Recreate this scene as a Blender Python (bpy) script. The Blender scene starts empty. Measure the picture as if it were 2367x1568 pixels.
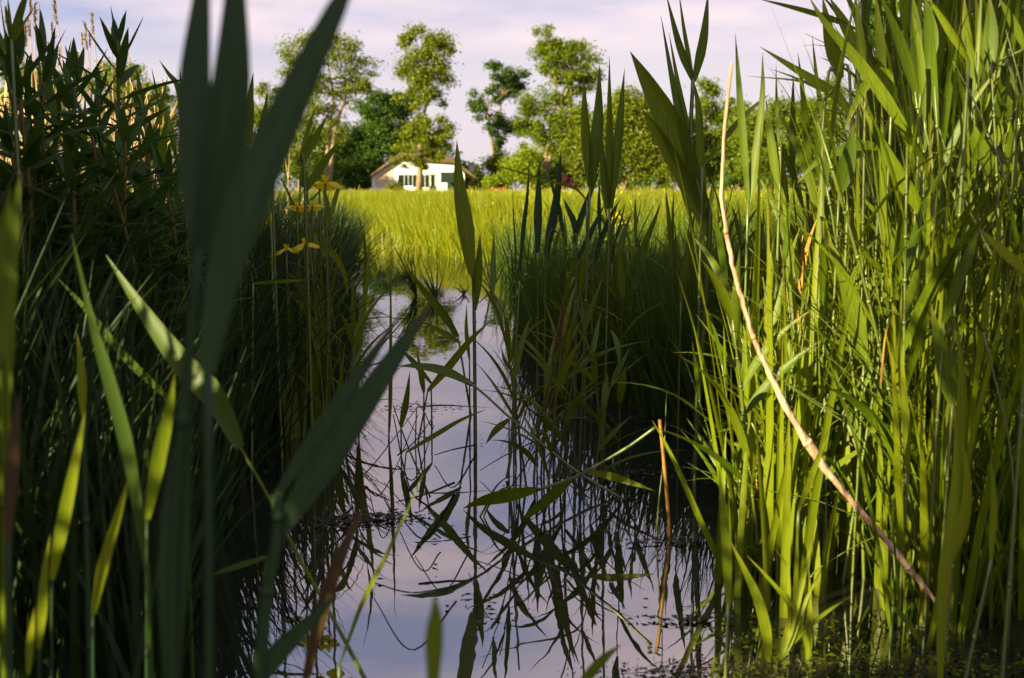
import bpy, math, random
import numpy as np
random.seed(7); rng = np.random.default_rng(7)
S = bpy.context.scene; COL = S.collection; R = math.radians
# ------------------------------------------------------------------ camera
H = 0.60; PITCH = R(7.45); FPX = 2630.0          # eye height over the water; focal length in pixels of a 2367 px wide frame
cam = bpy.data.cameras.new('camera'); camo = bpy.data.objects.new('camera', cam); COL.objects.link(camo)
camo.location = (0, 0, H); camo.rotation_euler = (R(90) - PITCH, 0, 0)
cam.lens = 36 * FPX / 2367; cam.sensor_width = 36; cam.clip_start = 0.02; cam.clip_end = 3000
cam.dof.use_dof = True; cam.dof.focus_distance = 2.6; cam.dof.aperture_fstop = 8.0
S.camera = camo
# ------------------------------------------------------------------ world, sun, exposure
SUN_AZ = 50.0    # degrees the light travels away from +Y towards +X
SUN_EL = 20.0
S.view_settings.view_transform = 'Standard'; S.view_settings.look = 'None'
S.view_settings.exposure = 1.9; S.view_settings.gamma = 1.0
wd = bpy.data.worlds.new('World'); S.world = wd; wd.use_nodes = True
nt = wd.node_tree; nt.nodes.clear(); N = nt.nodes.new; L = nt.links.new
out = N('ShaderNodeOutputWorld'); bg = N('ShaderNodeBackground'); bg.inputs[1].default_value = 0.052
sky = N('ShaderNodeTexSky'); sky.sky_type = 'NISHITA'; sky.sun_disc = False
sky.sun_elevation = R(SUN_EL); sky.sun_rotation = R(180 + SUN_AZ)
tc = N('ShaderNodeTexCoord'); sep = N('ShaderNodeSeparateXYZ'); L(tc.outputs['Generated'], sep.inputs[0])
mp = N('ShaderNodeMapping'); mp.inputs['Scale'].default_value = (1.5, 1.5, 7.0); mp.inputs['Location'].default_value = (3.1, 0.4, 1.7); L(tc.outputs['Generated'], mp.inputs[0])
nz = N('ShaderNodeTexNoise'); nz.inputs['Scale'].default_value = 1.5; nz.inputs['Detail'].default_value = 5; nz.inputs['Roughness'].default_value = 0.5; L(mp.outputs[0], nz.inputs[0])
cr = N('ShaderNodeValToRGB'); cr.color_ramp.elements[0].position = 0.40; cr.color_ramp.elements[1].position = 0.62
cr.color_ramp.elements[0].color = (2.5, 2.7, 3.9, 1); cr.color_ramp.elements[1].color = (6.3, 4.9, 4.8, 1); L(nz.outputs[0], cr.inputs[0])
hz = N('ShaderNodeMapRange'); hz.inputs['From Min'].default_value = 0.085; hz.inputs['From Max'].default_value = 0.15; hz.interpolation_type = 'SMOOTHSTEP'; L(sep.outputs[2], hz.inputs[0])
m1 = N('ShaderNodeMixRGB'); m1.inputs[1].default_value = (4.4, 3.9, 4.25, 1); L(hz.outputs[0], m1.inputs[0]); L(cr.outputs[0], m1.inputs[2])
m2 = N('ShaderNodeMixRGB'); m2.inputs[0].default_value = 0.93; L(sky.outputs[0], m2.inputs[1]); L(m1.outputs[0], m2.inputs[2])
L(m2.outputs[0], bg.inputs[0]); L(bg.outputs[0], out.inputs[0])
sl = bpy.data.lights.new('sun', 'SUN'); sl.energy = 5.0; sl.angle = R(0.5); sl.color = (1.0, 0.82, 0.42)
so = bpy.data.objects.new('sun', sl); COL.objects.link(so)
a, e = R(SUN_AZ), R(SUN_EL)
SUNV = (math.sin(a) * math.cos(e), math.cos(a) * math.cos(e), -math.sin(e))
from mathutils import Vector
so.rotation_euler = Vector(SUNV).to_track_quat('-Z', 'Y').to_euler(); so.location = (-6, -6, 6)
S.cycles.use_denoising = True
S.cycles.max_bounces = 6; S.cycles.diffuse_bounces = 3; S.cycles.glossy_bounces = 3; S.cycles.transmission_bounces = 4; S.cycles.caustics_reflective = False; S.cycles.caustics_refractive = False

# ------------------------------------------------------------------ materials
def newmat(name):
    m = bpy.data.materials.new(name); m.use_nodes = True; m.node_tree.nodes.clear(); return m, m.node_tree
def leafmat(name, c1, c2, trans=0.45, tcol=None, gloss=0.014, rough=0.45, nscale=9, streak=0.0, tip=None):
    """foliage: diffuse + translucent + a thin gloss; colour varies from leaf to leaf and plant to plant"""
    m, t = newmat(name); n = t.nodes.new; l = t.links.new
    o = n('ShaderNodeOutputMaterial'); g = n('ShaderNodeNewGeometry'); oi = n('ShaderNodeObjectInfo')
    ad = n('ShaderNodeMath'); ad.operation = 'ADD'; l(g.outputs['Random Per Island'], ad.inputs[0]); l(oi.outputs['Random'], ad.inputs[1])
    fr = n('ShaderNodeMath'); fr.operation = 'FRACT'; l(ad.outputs[0], fr.inputs[0])
    tx = n('ShaderNodeTexCoord'); no = n('ShaderNodeTexNoise'); no.inputs['Scale'].default_value = nscale; no.inputs['Detail'].default_value = 3; l(tx.outputs['Object'], no.inputs[0])
    av = n('ShaderNodeMixRGB'); av.inputs[0].default_value = 0.4; l(fr.outputs[0], av.inputs[1]); l(no.outputs[0], av.inputs[2])
    mx = n('ShaderNodeMixRGB'); mx.inputs[1].default_value = (*c1, 1); mx.inputs[2].default_value = (*c2, 1); l(av.outputs[0], mx.inputs[0])
    col = mx.outputs[0]
    if streak:
        mpn = n('ShaderNodeMapping'); mpn.inputs['Scale'].default_value = (260, 260, 6); l(tx.outputs['Object'], mpn.inputs[0])
        n2 = n('ShaderNodeTexNoise'); n2.inputs['Scale'].default_value = 1; n2.inputs['Detail'].default_value = 2; l(mpn.outputs[0], n2.inputs[0])
        rp = n('ShaderNodeMapRange'); rp.inputs['From Min'].default_value = .3; rp.inputs['From Max'].default_value = .7; rp.inputs['To Min'].default_value = 1 - streak; rp.inputs['To Max'].default_value = 1 + streak; l(n2.outputs[0], rp.inputs[0])
        mu = n('ShaderNodeMixRGB'); mu.blend_type = 'MULTIPLY'; mu.inputs[0].default_value = 1; l(col, mu.inputs[1]); l(rp.outputs[0], mu.inputs[2]); col = mu.outputs[0]
    if tip:
        at1 = n('ShaderNodeAttribute'); at1.attribute_name = 'across'; at2 = n('ShaderNodeAttribute'); at2.attribute_name = 'along'
        mm = lambda op, a_, b_=None: (lambda q: (setattr(q, 'operation', op), [l(v, q.inputs[i]) if hasattr(v, 'links') else setattr(q.inputs[i], 'default_value', v) for i, v in enumerate((a_, b_)) if v is not None], q.outputs[0])[-1])(n('ShaderNodeMath'))
        vein = mm('MULTIPLY', mm('SINE', mm('MULTIPLY', at1.outputs['Fac'], 34.0)), .13)           # parallel veins
        rib = n('ShaderNodeMapRange'); rib.inputs['From Min'].default_value = .07; rib.inputs['From Max'].default_value = .0; rib.inputs['To Max'].default_value = .45; l(mm('ABSOLUTE', mm('SUBTRACT', at1.outputs['Fac'], 2.0)), rib.inputs[0])
        vf = mm('ADD', mm('ADD', vein, rib.outputs[0]), 1.0); vm = n('ShaderNodeMixRGB'); vm.blend_type = 'MULTIPLY'; vm.inputs[0].default_value = 1; l(col, vm.inputs[1]); l(vf, vm.inputs[2])
        tp = n('ShaderNodeMapRange'); tp.inputs['From Min'].default_value = .80; tp.inputs['From Max'].default_value = 1.0; l(mm('ADD', at2.outputs['Fac'], mm('MULTIPLY', mm('SUBTRACT', no.outputs[0], .5), .5)), tp.inputs[0])
        tm2 = n('ShaderNodeMixRGB'); tm2.inputs[2].default_value = (*tip, 1); l(mm('MULTIPLY', tp.outputs[0], .7), tm2.inputs[0]); l(vm.outputs[0], tm2.inputs[1]); col = tm2.outputs[0]
    d = n('ShaderNodeBsdfDiffuse'); l(col, d.inputs[0])
    tr = n('ShaderNodeBsdfTranslucent')
    tm = n('ShaderNodeMixRGB'); tm.blend_type = 'MULTIPLY'; tm.inputs[0].default_value = 1; l(col, tm.inputs[1]); tm.inputs[2].default_value = (*(tcol or (1.35, 1.25, 0.6)), 1); l(tm.outputs[0], tr.inputs[0])
    ms = n('ShaderNodeMixShader'); ms.inputs[0].default_value = trans; l(d.outputs[0], ms.inputs[1]); l(tr.outputs[0], ms.inputs[2])
    gl = n('ShaderNodeBsdfGlossy'); gl.inputs['Roughness'].default_value = rough; gl.inputs[0].default_value = (.9, .95, 1, 1)
    m3 = n('ShaderNodeMixShader'); m3.inputs[0].default_value = gloss; l(ms.outputs[0], m3.inputs[1]); l(gl.outputs[0], m3.inputs[2]); l(m3.outputs[0], o.inputs[0])
    return m
def plainmat(name, c1, c2, scale=6.0, rough=0.8, bump=0.0, stretch=(1, 1, 1), spec=0.3):
    m, t = newmat(name); n = t.nodes.new; l = t.links.new
    o = n('ShaderNodeOutputMaterial'); p = n('ShaderNodeBsdfPrincipled'); p.inputs['Roughness'].default_value = rough; p.inputs['Specular IOR Level'].default_value = spec
    tx = n('ShaderNodeTexCoord'); mpn = n('ShaderNodeMapping'); mpn.inputs['Scale'].default_value = stretch; l(tx.outputs['Object'], mpn.inputs[0])
    no = n('ShaderNodeTexNoise'); no.inputs['Scale'].default_value = scale; no.inputs['Detail'].default_value = 6; l(mpn.outputs[0], no.inputs[0])
    rp = n('ShaderNodeValToRGB'); rp.color_ramp.elements[0].position = .35; rp.color_ramp.elements[1].position = .65
    rp.color_ramp.elements[0].color = (*c1, 1); rp.color_ramp.elements[1].color = (*c2, 1); l(no.outputs[0], rp.inputs[0]); l(rp.outputs[0], p.inputs['Base Color'])
    if bump:
        b = n('ShaderNodeBump'); b.inputs['Strength'].default_value = bump; b.inputs['Distance'].default_value = .05; l(no.outputs[0], b.inputs['Height']); l(b.outputs[0], p.inputs['Normal'])
    l(p.outputs[0], o.inputs[0]); return m
M = {}
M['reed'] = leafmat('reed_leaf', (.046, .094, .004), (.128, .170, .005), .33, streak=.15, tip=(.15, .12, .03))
M['shade_leaf'] = leafmat('reed_leaf_in_shade', (.020, .048, .020), (.032, .068, .024), .25, streak=.12, tip=(.07, .06, .03))  # reed leaf with shade put into its darker, bluer colour
M['reedstem'] = leafmat('reed_stem', (.06, .105, .006), (.13, .16, .008), .25, gloss=.08)
M['brownstem'] = leafmat('weathered_reed_stem', (.10, .085, .025), (.17, .12, .03), .15)
M['lime'] = leafmat('young_flag_and_sunlit_leaf', (.125, .190, .005), (.190, .225, .006), .45, streak=.1, tip=(.2, .17, .03))  # yellow green flag leaf; also carries painted sun on lit blades
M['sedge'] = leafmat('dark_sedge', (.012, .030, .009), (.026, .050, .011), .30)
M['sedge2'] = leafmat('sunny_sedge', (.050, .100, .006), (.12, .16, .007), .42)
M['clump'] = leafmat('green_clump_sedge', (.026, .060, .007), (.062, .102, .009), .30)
M['herb'] = leafmat('willowherb_leaf', (.026, .066, .014), (.048, .098, .016), .30)
M['straw'] = leafmat('dead_reed_straw', (.38, .26, .13), (.56, .42, .25), .25, tcol=(1, .9, .7))
M['plume'] = leafmat('dry_reed_plume', (.17, .11, .065), (.32, .22, .13), .35, tcol=(1, .85, .65))
M['brown'] = leafmat('withered_leaf', (.045, .032, .014), (.09, .055, .022), .25, tcol=(1, .8, .5))
M['orange'] = leafmat('withered_orange_leaf', (.34, .19, .045), (.48, .29, .08), .35, tcol=(1, .8, .5))
M['petal'] = leafmat('iris_petal', (.58, .48, .006), (.66, .56, .012), .4, tcol=(1, 1, .6))
M['meadow'] = leafmat('meadow_blade', (.118, .188, .003), (.235, .232, .005), .42, nscale=.55, tcol=(1.2, 1.15, .5))
M['seedhead'] = leafmat('meadow_seed_head', (.24, .20, .03), (.34, .28, .07), .3)
M['crown_olive'] = leafmat('olive_foliage', (.074, .118, .007), (.168, .200, .011), .38)
M['crown_dark'] = leafmat('dark_foliage', (.026, .070, .009), (.070, .128, .013), .34)
M['crown_mid'] = leafmat('mid_green_foliage', (.072, .132, .008), (.160, .208, .012), .42)
M['crown_lime'] = leafmat('bright_foliage', (.12, .20, .008), (.22, .28, .014), .45)
M['copper'] = leafmat('copper_foliage', (.05, .012, .022), (.09, .025, .04), .3, tcol=(1, .8, .8))
M['red'] = leafmat('red_blossom', (.50, .04, .04), (.62, .09, .06), .3, tcol=(1, .8, .8))
M['bark'] = plainmat('bark', (.15, .115, .065), (.25, .19, .115), 3, .9, .6, (6, 6, 1))
M['mud'] = plainmat('wet_mud', (.012, .013, .007), (.03, .026, .012), 9, .7, .5)
M['cane'] = plainmat('pale_dead_cane', (.28, .16, .095), (.58, .40, .29), 22, .65, .3, (4, 4, .5))
M['white'] = plainmat('whitewash', (.62, .64, .74), (.68, .70, .80), 1.2, .8, .1)
M['boards'] = plainmat('weathered_pink_boards', (.46, .33, .27), (.66, .53, .45), 1.6, .8, .2, (1, 1, 7))
M['thatch'] = plainmat('thatch', (.065, .044, .026), (.14, .096, .056), 2.2, .95, .8, (5, 1, 1))
M['frame'] = plainmat('white_paint', (.78, .77, .75), (.82, .81, .8), 3, .5)
M['darkframe'] = plainmat('dark_green_paint', (.012, .03, .024), (.016, .04, .03), 3, .5)
M['canvas'] = plainmat('dark_green_canvas', (.003, .014, .011), (.005, .018, .014), 2, .8)
M['interior'] = plainmat('dim_shed_timber', (.05, .035, .02), (.10, .07, .04), 2, .9)
M['brick'] = plainmat('pale_brick', (.40, .28, .20), (.52, .40, .31), 5, .9)
def glassmat():
    m, t = newmat('window_glass'); n = t.nodes.new; l = t.links.new
    o = n('ShaderNodeOutputMaterial'); p = n('ShaderNodeBsdfPrincipled'); p.inputs['Base Color'].default_value = (.008, .016, .013, 1); p.inputs['Roughness'].default_value = .06; p.inputs['Specular IOR Level'].default_value = .35
    l(p.outputs[0], o.inputs[0]); return m
M['glass'] = glassmat()
def watermat():
    m, t = newmat('ditch_water'); n = t.nodes.new; l = t.links.new
    o = n('ShaderNodeOutputMaterial'); d = n('ShaderNodeBsdfDiffuse'); d.inputs[0].default_value = (.010, .013, .010, 1)
    g = n('ShaderNodeBsdfGlossy'); g.inputs['Roughness'].default_value = .012; g.inputs[0].default_value = (1, .97, 1, 1)
    tx = n('ShaderNodeTexCoord'); mpn = n('ShaderNodeMapping'); mpn.inputs['Scale'].default_value = (1, .45, 1); l(tx.outputs['Object'], mpn.inputs[0])
    no = n('ShaderNodeTexNoise'); no.inputs['Scale'].default_value = 9; no.inputs['Detail'].default_value = 3; l(mpn.outputs[0], no.inputs[0])
    b = n('ShaderNodeBump'); b.inputs['Strength'].default_value = .05; b.inputs['Distance'].default_value = .01; l(no.outputs[0], b.inputs['Height'])
    l(b.outputs[0], g.inputs['Normal'])
    f = n('ShaderNodeFresnel'); f.inputs[0].default_value = 4.6
    ms = n('ShaderNodeMixShader'); l(f.outputs[0], ms.inputs[0]); l(d.outputs[0], ms.inputs[1]); l(g.outputs[0], ms.inputs[2]); l(ms.outputs[0], o.inputs[0]); return m
M['water'] = watermat()
def groundmat():
    """mud near the ditch, a grass sward out on the meadow (a real change of ground about nine metres out)"""
    m, t = newmat('ground_soil_and_sward'); n = t.nodes.new; l = t.links.new
    o = n('ShaderNodeOutputMaterial'); p = n('ShaderNodeBsdfPrincipled'); p.inputs['Roughness'].default_value = .9; p.inputs['Specular IOR Level'].default_value = .1
    tx = n('ShaderNodeTexCoord'); sp = n('ShaderNodeSeparateXYZ'); l(tx.outputs['Object'], sp.inputs[0])
    no = n('ShaderNodeTexNoise'); no.inputs['Scale'].default_value = 1.3; no.inputs['Detail'].default_value = 8; l(tx.outputs['Object'], no.inputs[0])
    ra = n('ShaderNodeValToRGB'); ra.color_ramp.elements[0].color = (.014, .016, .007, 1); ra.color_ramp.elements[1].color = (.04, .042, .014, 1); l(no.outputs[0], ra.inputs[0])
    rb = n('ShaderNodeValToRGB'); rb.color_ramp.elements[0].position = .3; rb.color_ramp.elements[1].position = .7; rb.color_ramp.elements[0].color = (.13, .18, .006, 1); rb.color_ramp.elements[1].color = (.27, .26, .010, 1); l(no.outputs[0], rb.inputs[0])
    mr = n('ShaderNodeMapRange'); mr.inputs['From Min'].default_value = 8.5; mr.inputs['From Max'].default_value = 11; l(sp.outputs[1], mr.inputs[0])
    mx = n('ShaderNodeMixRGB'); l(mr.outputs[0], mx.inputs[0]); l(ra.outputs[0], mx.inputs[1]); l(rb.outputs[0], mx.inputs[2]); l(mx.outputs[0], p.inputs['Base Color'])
    b = n('ShaderNodeBump'); b.inputs['Strength'].default_value = .6; b.inputs['Distance'].default_value = .05; l(no.outputs[0], b.inputs['Height']); l(b.outputs[0], p.inputs['Normal'])
    l(p.outputs[0], o.inputs[0]); return m
M['ground'] = groundmat()

# ------------------------------------------------------------------ helpers
def at(px, py, d):
    """a viewing direction of the photograph (2367 px wide) taken out to the distance d along +Y"""
    u = (px - 1183.5) / FPX; v = (784 - py) / FPX
    y = math.cos(PITCH) + v * math.sin(PITCH); z = -math.sin(PITCH) + v * math.cos(PITCH)
    return np.array([u / y * d, d, H + z / y * d])
def onplane(px, py, z=0.0):
    v = (784 - py) / FPX; y = math.cos(PITCH) + v * math.sin(PITCH); zz = -math.sin(PITCH) + v * math.cos(PITCH)
    return at(px, py, (z - H) / zz * y)
ZON = {0: (0, 0, 1), 1: (757.4, 0, .3381), 2: (0, 0, .34), 3: (1514.9, 0, .3623), 4: (0, 473.4, .34), 5: (662.8, 426.1, .4), 6: (1514.9, 520.7, .3623),
       7: (0, 994.1, .366), 8: (662.8, 946.8, .4), 9: (1514.9, 994.1, .3659), 10: (1088.8, 331.4, .2415), 11: (0, 0, .1811), 12: (776.4, 454.5, .2), 13: (1893.6, 1088.8, .3056), 14: (814.2, 331.4, .16)}
def px_of(z, p): o = ZON[z]; return (o[0] + p[0] * o[2], o[1] + p[1] * o[2])
def path(z, pts, d0, d1):
    n = len(pts); return np.array([at(*px_of(z, p), d0 + (d1 - d0) * i / max(1, n - 1)) for i, p in enumerate(pts)])
def spline(P, n):
    P = np.asarray(P, float)
    if len(P) == 2: return P[0] + (P[1] - P[0]) * np.linspace(0, 1, n)[:, None]
    Q = np.vstack([2 * P[0] - P[1], P, 2 * P[-1] - P[-2]]); k = len(P) - 1; o = []
    for s in np.linspace(0, k - 1e-6, n):
        i = int(s); t = s - i; a, b, c, d = Q[i:i + 4]
        o.append(.5 * (2 * b + (c - a) * t + (2 * a - 5 * b + 4 * c - d) * t * t + (3 * b - a - 3 * c + d) * t ** 3))
    return np.array(o)
def nrm(v): return v / (np.linalg.norm(v, axis=-1, keepdims=True) + 1e-12)
class MB:
    def __init__(s): s.v = []; s.f = []; s.n = 0; s.mi = []; s.cur = 0; s.ac = []; s.al = []
    def add(s, v, f):
        v = np.asarray(v, float).reshape(-1, 3); s.v.append(v)
        for q in f: s.f.append(tuple(int(i) + s.n for i in q)); s.mi.append(s.cur)
        s.n += len(v); s.ac.append(np.zeros(len(v))); s.al.append(np.zeros(len(v)))
    def tube(s, P, r, k=6, cap=True):
        P = np.asarray(P, float); n = len(P); r = np.broadcast_to(r, n); T = nrm(np.gradient(P, axis=0)); ref = np.array([.31, .95, .1]) if abs(T[0][1]) < .8 else np.array([1., 0, 0])
        A = nrm(np.cross(T, ref)); B = np.cross(T, A); an = np.arange(k) * 2 * np.pi / k
        V = P[:, None] + r[:, None, None] * (A[:, None] * np.cos(an)[None, :, None] + B[:, None] * np.sin(an)[None, :, None])
        F = [(i * k + j, i * k + (j + 1) % k, (i + 1) * k + (j + 1) % k, (i + 1) * k + j) for i in range(n - 1) for j in range(k)]
        if cap: F += [tuple(range(k))[::-1], tuple((n - 1) * k + j for j in range(k))]
        s.add(V, F)
    def leaf(s, P, w, side, fold=.16):
        """a blade with a folded midrib: three vertices across"""
        P = np.asarray(P, float); T = nrm(np.gradient(P, axis=0)); sd = nrm(side - (side * T).sum(-1, keepdims=True) * T); nn = np.cross(T, sd)
        w = np.asarray(w)[:, None]; V = np.stack([P - sd * w / 2 + nn * w * fold, P, P + sd * w / 2 + nn * w * fold], 1)
        s.add(V, [(3 * i + j, 3 * i + j + 1, 3 * i + j + 4, 3 * i + j + 3) for i in range(len(P) - 1) for j in (0, 1)])
        s.ac[-1] = np.tile([1., 2., 3.], len(P)); s.al[-1] = np.repeat(np.linspace(0, 1, len(P)), 3)
    def box(s, x0, x1, y0, y1, z0, z1):
        s.add([(x, y, z) for x in (x0, x1) for y in (y0, y1) for z in (z0, z1)], [(0, 1, 3, 2), (4, 6, 7, 5), (0, 4, 5, 1), (2, 3, 7, 6), (0, 2, 6, 4), (1, 5, 7, 3)])
    def build(s, name, mat, parent=None, off=None, smooth=True):
        me = bpy.data.meshes.new(name); V = np.vstack(s.v) if s.v else np.zeros((0, 3))
        if off is not None: V = V - np.asarray(off)
        me.from_pydata(V.tolist(), [], s.f)
        for m in (mat if isinstance(mat, (list, tuple)) else [mat]): me.materials.append(m)
        if isinstance(mat, (list, tuple)): me.polygons.foreach_set('material_index', s.mi)
        if smooth: me.polygons.foreach_set('use_smooth', [True] * len(me.polygons))
        if s.ac and np.concatenate(s.ac).any():
            me.attributes.new('across', 'FLOAT', 'POINT').data.foreach_set('value', np.concatenate(s.ac).astype(np.float32)); me.attributes.new('along', 'FLOAT', 'POINT').data.foreach_set('value', np.concatenate(s.al).astype(np.float32))
        o = bpy.data.objects.new(name, me); COL.objects.link(o)
        if parent is not None: o.parent = parent
        return o
def tag(o, label=None, cat=None, group=None, kind=None):
    if label: o['label'] = label
    if cat: o['category'] = cat
    if group: o['group'] = group
    if kind: o['kind'] = kind
    return o
def thing(name, loc, label, cat, group=None):
    o = bpy.data.objects.new(name, None); COL.objects.link(o); o.location = [float(v) for v in loc]; o.empty_display_size = .05
    return tag(o, label, cat, group)
def gridmesh(name, V, n, k, mat, parent=None, off=None, smooth=True):
    """V: (n, rows, k, 3) -> one mesh of n strips, quads between neighbouring rows"""
    nn, rows, kk, _ = V.shape; me = bpy.data.meshes.new(name); V = V.reshape(-1, 3)
    if off is not None: V = V - np.asarray(off)
    me.vertices.add(len(V)); me.vertices.foreach_set('co', V.astype(np.float32).ravel())
    i = np.arange(nn)[:, None, None] * rows * kk + np.arange(rows - 1)[None, :, None] * kk + np.arange(kk - 1)[None, None, :]
    q = np.stack([i, i + 1, i + kk + 1, i + kk], -1).reshape(-1, 4); nf = len(q)
    me.loops.add(nf * 4); me.loops.foreach_set('vertex_index', q.astype(np.int32).ravel())
    me.polygons.add(nf); me.polygons.foreach_set('loop_start', np.arange(0, nf * 4, 4, dtype=np.int32)); me.polygons.foreach_set('loop_total', np.full(nf, 4, np.int32))
    me.update(calc_edges=True); me.validate()
    if smooth: me.polygons.foreach_set('use_smooth', np.ones(nf, bool))
    if kk == 3:
        me.attributes.new('across', 'FLOAT', 'POINT').data.foreach_set('value', np.tile([1., 2., 3.], nn * rows).astype(np.float32)); me.attributes.new('along', 'FLOAT', 'POINT').data.foreach_set('value', np.tile(np.repeat(np.linspace(0, 1, rows), 3), nn).astype(np.float32))
    me.materials.append(mat); o = bpy.data.objects.new(name, me); COL.objects.link(o)
    if parent is not None: o.parent = parent
    return o
PROF_GRASS = lambda t: np.clip(1 - t ** 1.6, .02, 1)
PROF_REED = lambda t: np.interp(t, [0, .08, .3, .5, .75, 1], [.38, .62, 1, .9, .5, .02])
PROF_STEM = lambda t: 1 - .55 * t
PROF_LANCE = lambda t: np.interp(t, [0, .12, .35, .6, .85, 1], [.25, .75, 1, .85, .4, .03])
def blades(base, ln, w, azim, lean, bend, rot=0, K=5, prof=PROF_GRASS, thick=2):
    """N curved blades; returns (N, K+1, 2 or 3, 3) vertices"""
    n = len(base); z = np.array([0, 0, 1.]); t = np.linspace(0, 1, K + 1); B = lambda a: np.broadcast_to(np.asarray(a, float), (n,))
    ln, w, azim, lean, bend, rot = map(B, (ln, w, azim, lean, bend, rot))
    d = np.stack([np.sin(azim), np.cos(azim), 0 * azim], -1); a = lean[:, None] + bend[:, None] * t[None] ** 1.4
    T = np.sin(a)[..., None] * d[:, None] + np.cos(a)[..., None] * z; am = (T[:, :-1] + T[:, 1:]) / 2
    P = np.concatenate([np.zeros((n, 1, 3)), np.cumsum(am * (ln / K)[:, None, None], 1)], 1) + base[:, None]
    s = np.stack([np.cos(azim), -np.sin(azim), 0 * azim], -1)[:, None] + 0 * T; nn = np.cross(T, s)
    s2 = s * np.cos(rot)[:, None, None] + nn * np.sin(rot)[:, None, None]; n2 = np.cross(T, s2)
    W = (prof(t)[None] * w[:, None])[..., None]
    if thick == 2: return np.stack([P - s2 * W / 2, P + s2 * W / 2], 2)
    return np.stack([P - s2 * W / 2 + n2 * W * .15, P, P + s2 * W / 2 + n2 * W * .15], 2)
U = lambda a, b, n=None: rng.uniform(a, b, n)
# ================================================================== SETTING: ground, ditch, meadow
XL = ([-8, 1.2, 1.45, 2.2, 3.4, 6, 8.5, 10, 13, 18, 26, 40], [-.45, -.36, -.42, -.52, -.62, -.90, -1.25, -1.7, -3.4, -6.2, -9.0, -14.0])
XR = ([-8, 1.2, 1.45, 2.0, 3.0, 5, 7, 8.5, 9.6, 10.5, 13, 18, 26, 40], [.6, .62, .64, .78, .95, 1.05, .85, .45, -.1, -.5, -1.05, -2.05, -3.5, -13.0])
def bank(x, y):
    """how far (m) a point lies outside the ditch: negative in the water"""
    return np.maximum(np.interp(y, *XL) - x, x - np.interp(y, *XR)) + np.where(y > 40, 6.0, 0)
def gz(x, y):
    b = bank(x, y); far = np.clip((y - 8) / 3, 0, 1)
    h = np.interp(b, [-.5, -.08, .04, .3, 1.5], [-.35, -.08, .012, .07, .13]) + far * np.interp(b, [0, .3, 2], [0, .08, .12])
    return h + .02 * np.sin(x * 3.1 + y * 1.7) * np.clip(b * 4, 0, 1)
gx = np.concatenate([np.linspace(-400, -14, 24), np.linspace(-12, -2.6, 60), np.linspace(-2.5, 2.5, 100), np.linspace(2.6, 14, 50), np.linspace(17, 400, 24)])
gy = np.concatenate([np.linspace(-60, -5, 12), np.linspace(-4, 12, 160), np.linspace(12.2, 45, 120), np.linspace(48, 900, 60)])
XX, YY = np.meshgrid(gx, gy); ZZ = gz(XX, YY)
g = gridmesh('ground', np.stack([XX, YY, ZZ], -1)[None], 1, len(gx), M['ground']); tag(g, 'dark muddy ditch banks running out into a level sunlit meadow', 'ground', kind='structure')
wv = np.array([[(-60, -30, 0), (60, -30, 0)], [(-60, 46, 0), (60, 46, 0)]], float)[None]
w = gridmesh('water', wv, 1, 2, M['water'], smooth=False); tag(w, 'still ditch water mirroring the pale lilac sky', 'water', kind='structure')

# meadow grass: blades from the far bank to the trees
def meadow(n, y0, y1, wid, hlo, hhi, pad=.06):
    y = y0 * (y1 / y0) ** U(0, 1, n); x = U(-.36, .62, n) * y; k = bank(x, y) > -.03
    x, y = x[k], y[k]; m = len(x)
    h = .9 * U(hlo, hhi, m) * (.75 + .5 * (np.sin(x * 1.3 + y * .7) * np.sin(y * .9 - x * .4) * .5 + .5)); h *= np.clip(.75 + bank(x, y) * .3, 0, 1)
    return blades(np.stack([x, y, gz(x, y) - .02], -1), h, wid * (y / y0) ** .75 * U(.6, 1.3, m), U(0, 6.3, m), U(0, .3, m), U(.0, .55, m), U(-1, 1, m), K=3)
V = np.concatenate([meadow(38000, 8.6, 24, .009, .22, .42), meadow(42000, 24, 60, .016, .26, .44), meadow(42000, 60, 150, .032, .28, .46)])
mg = gridmesh('meadow_grass', V, len(V), 2, M['meadow']); tag(mg, 'tall yellow green meadow grass lit by low sun', 'grass', kind='stuff')
def heads(n, y0, y1, s):
    y = y0 * (y1 / y0) ** U(0, 1, n); x = U(-.33, .6, n) * y; k = bank(x, y) > .3; x, y = x[k], y[k]; m = len(x)
    return blades(np.stack([x, y, gz(x, y) + U(.26, .42, m)], -1), U(.05, .12, m) * s, .012 * s * (y / y0) ** .6, U(0, 6.3, m), U(.1, .6, m), U(0, .8, m), U(-1, 1, m), K=3, prof=PROF_LANCE)
V = np.concatenate([heads(900, 10, 30, .7), heads(3200, 30, 140, 1.2)])
tag(gridmesh('seed_heads', V, len(V), 2, M['seedhead']), 'pale straw grass seed heads over the meadow', 'seed heads', kind='stuff')
V = heads(500, 9, 60, .6); V[..., 2] -= .04
tag(gridmesh('meadow_flowers', V, len(V), 2, M['petal']), 'tiny yellow buttercups dotted over the meadow', 'flowers', kind='stuff')

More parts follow.
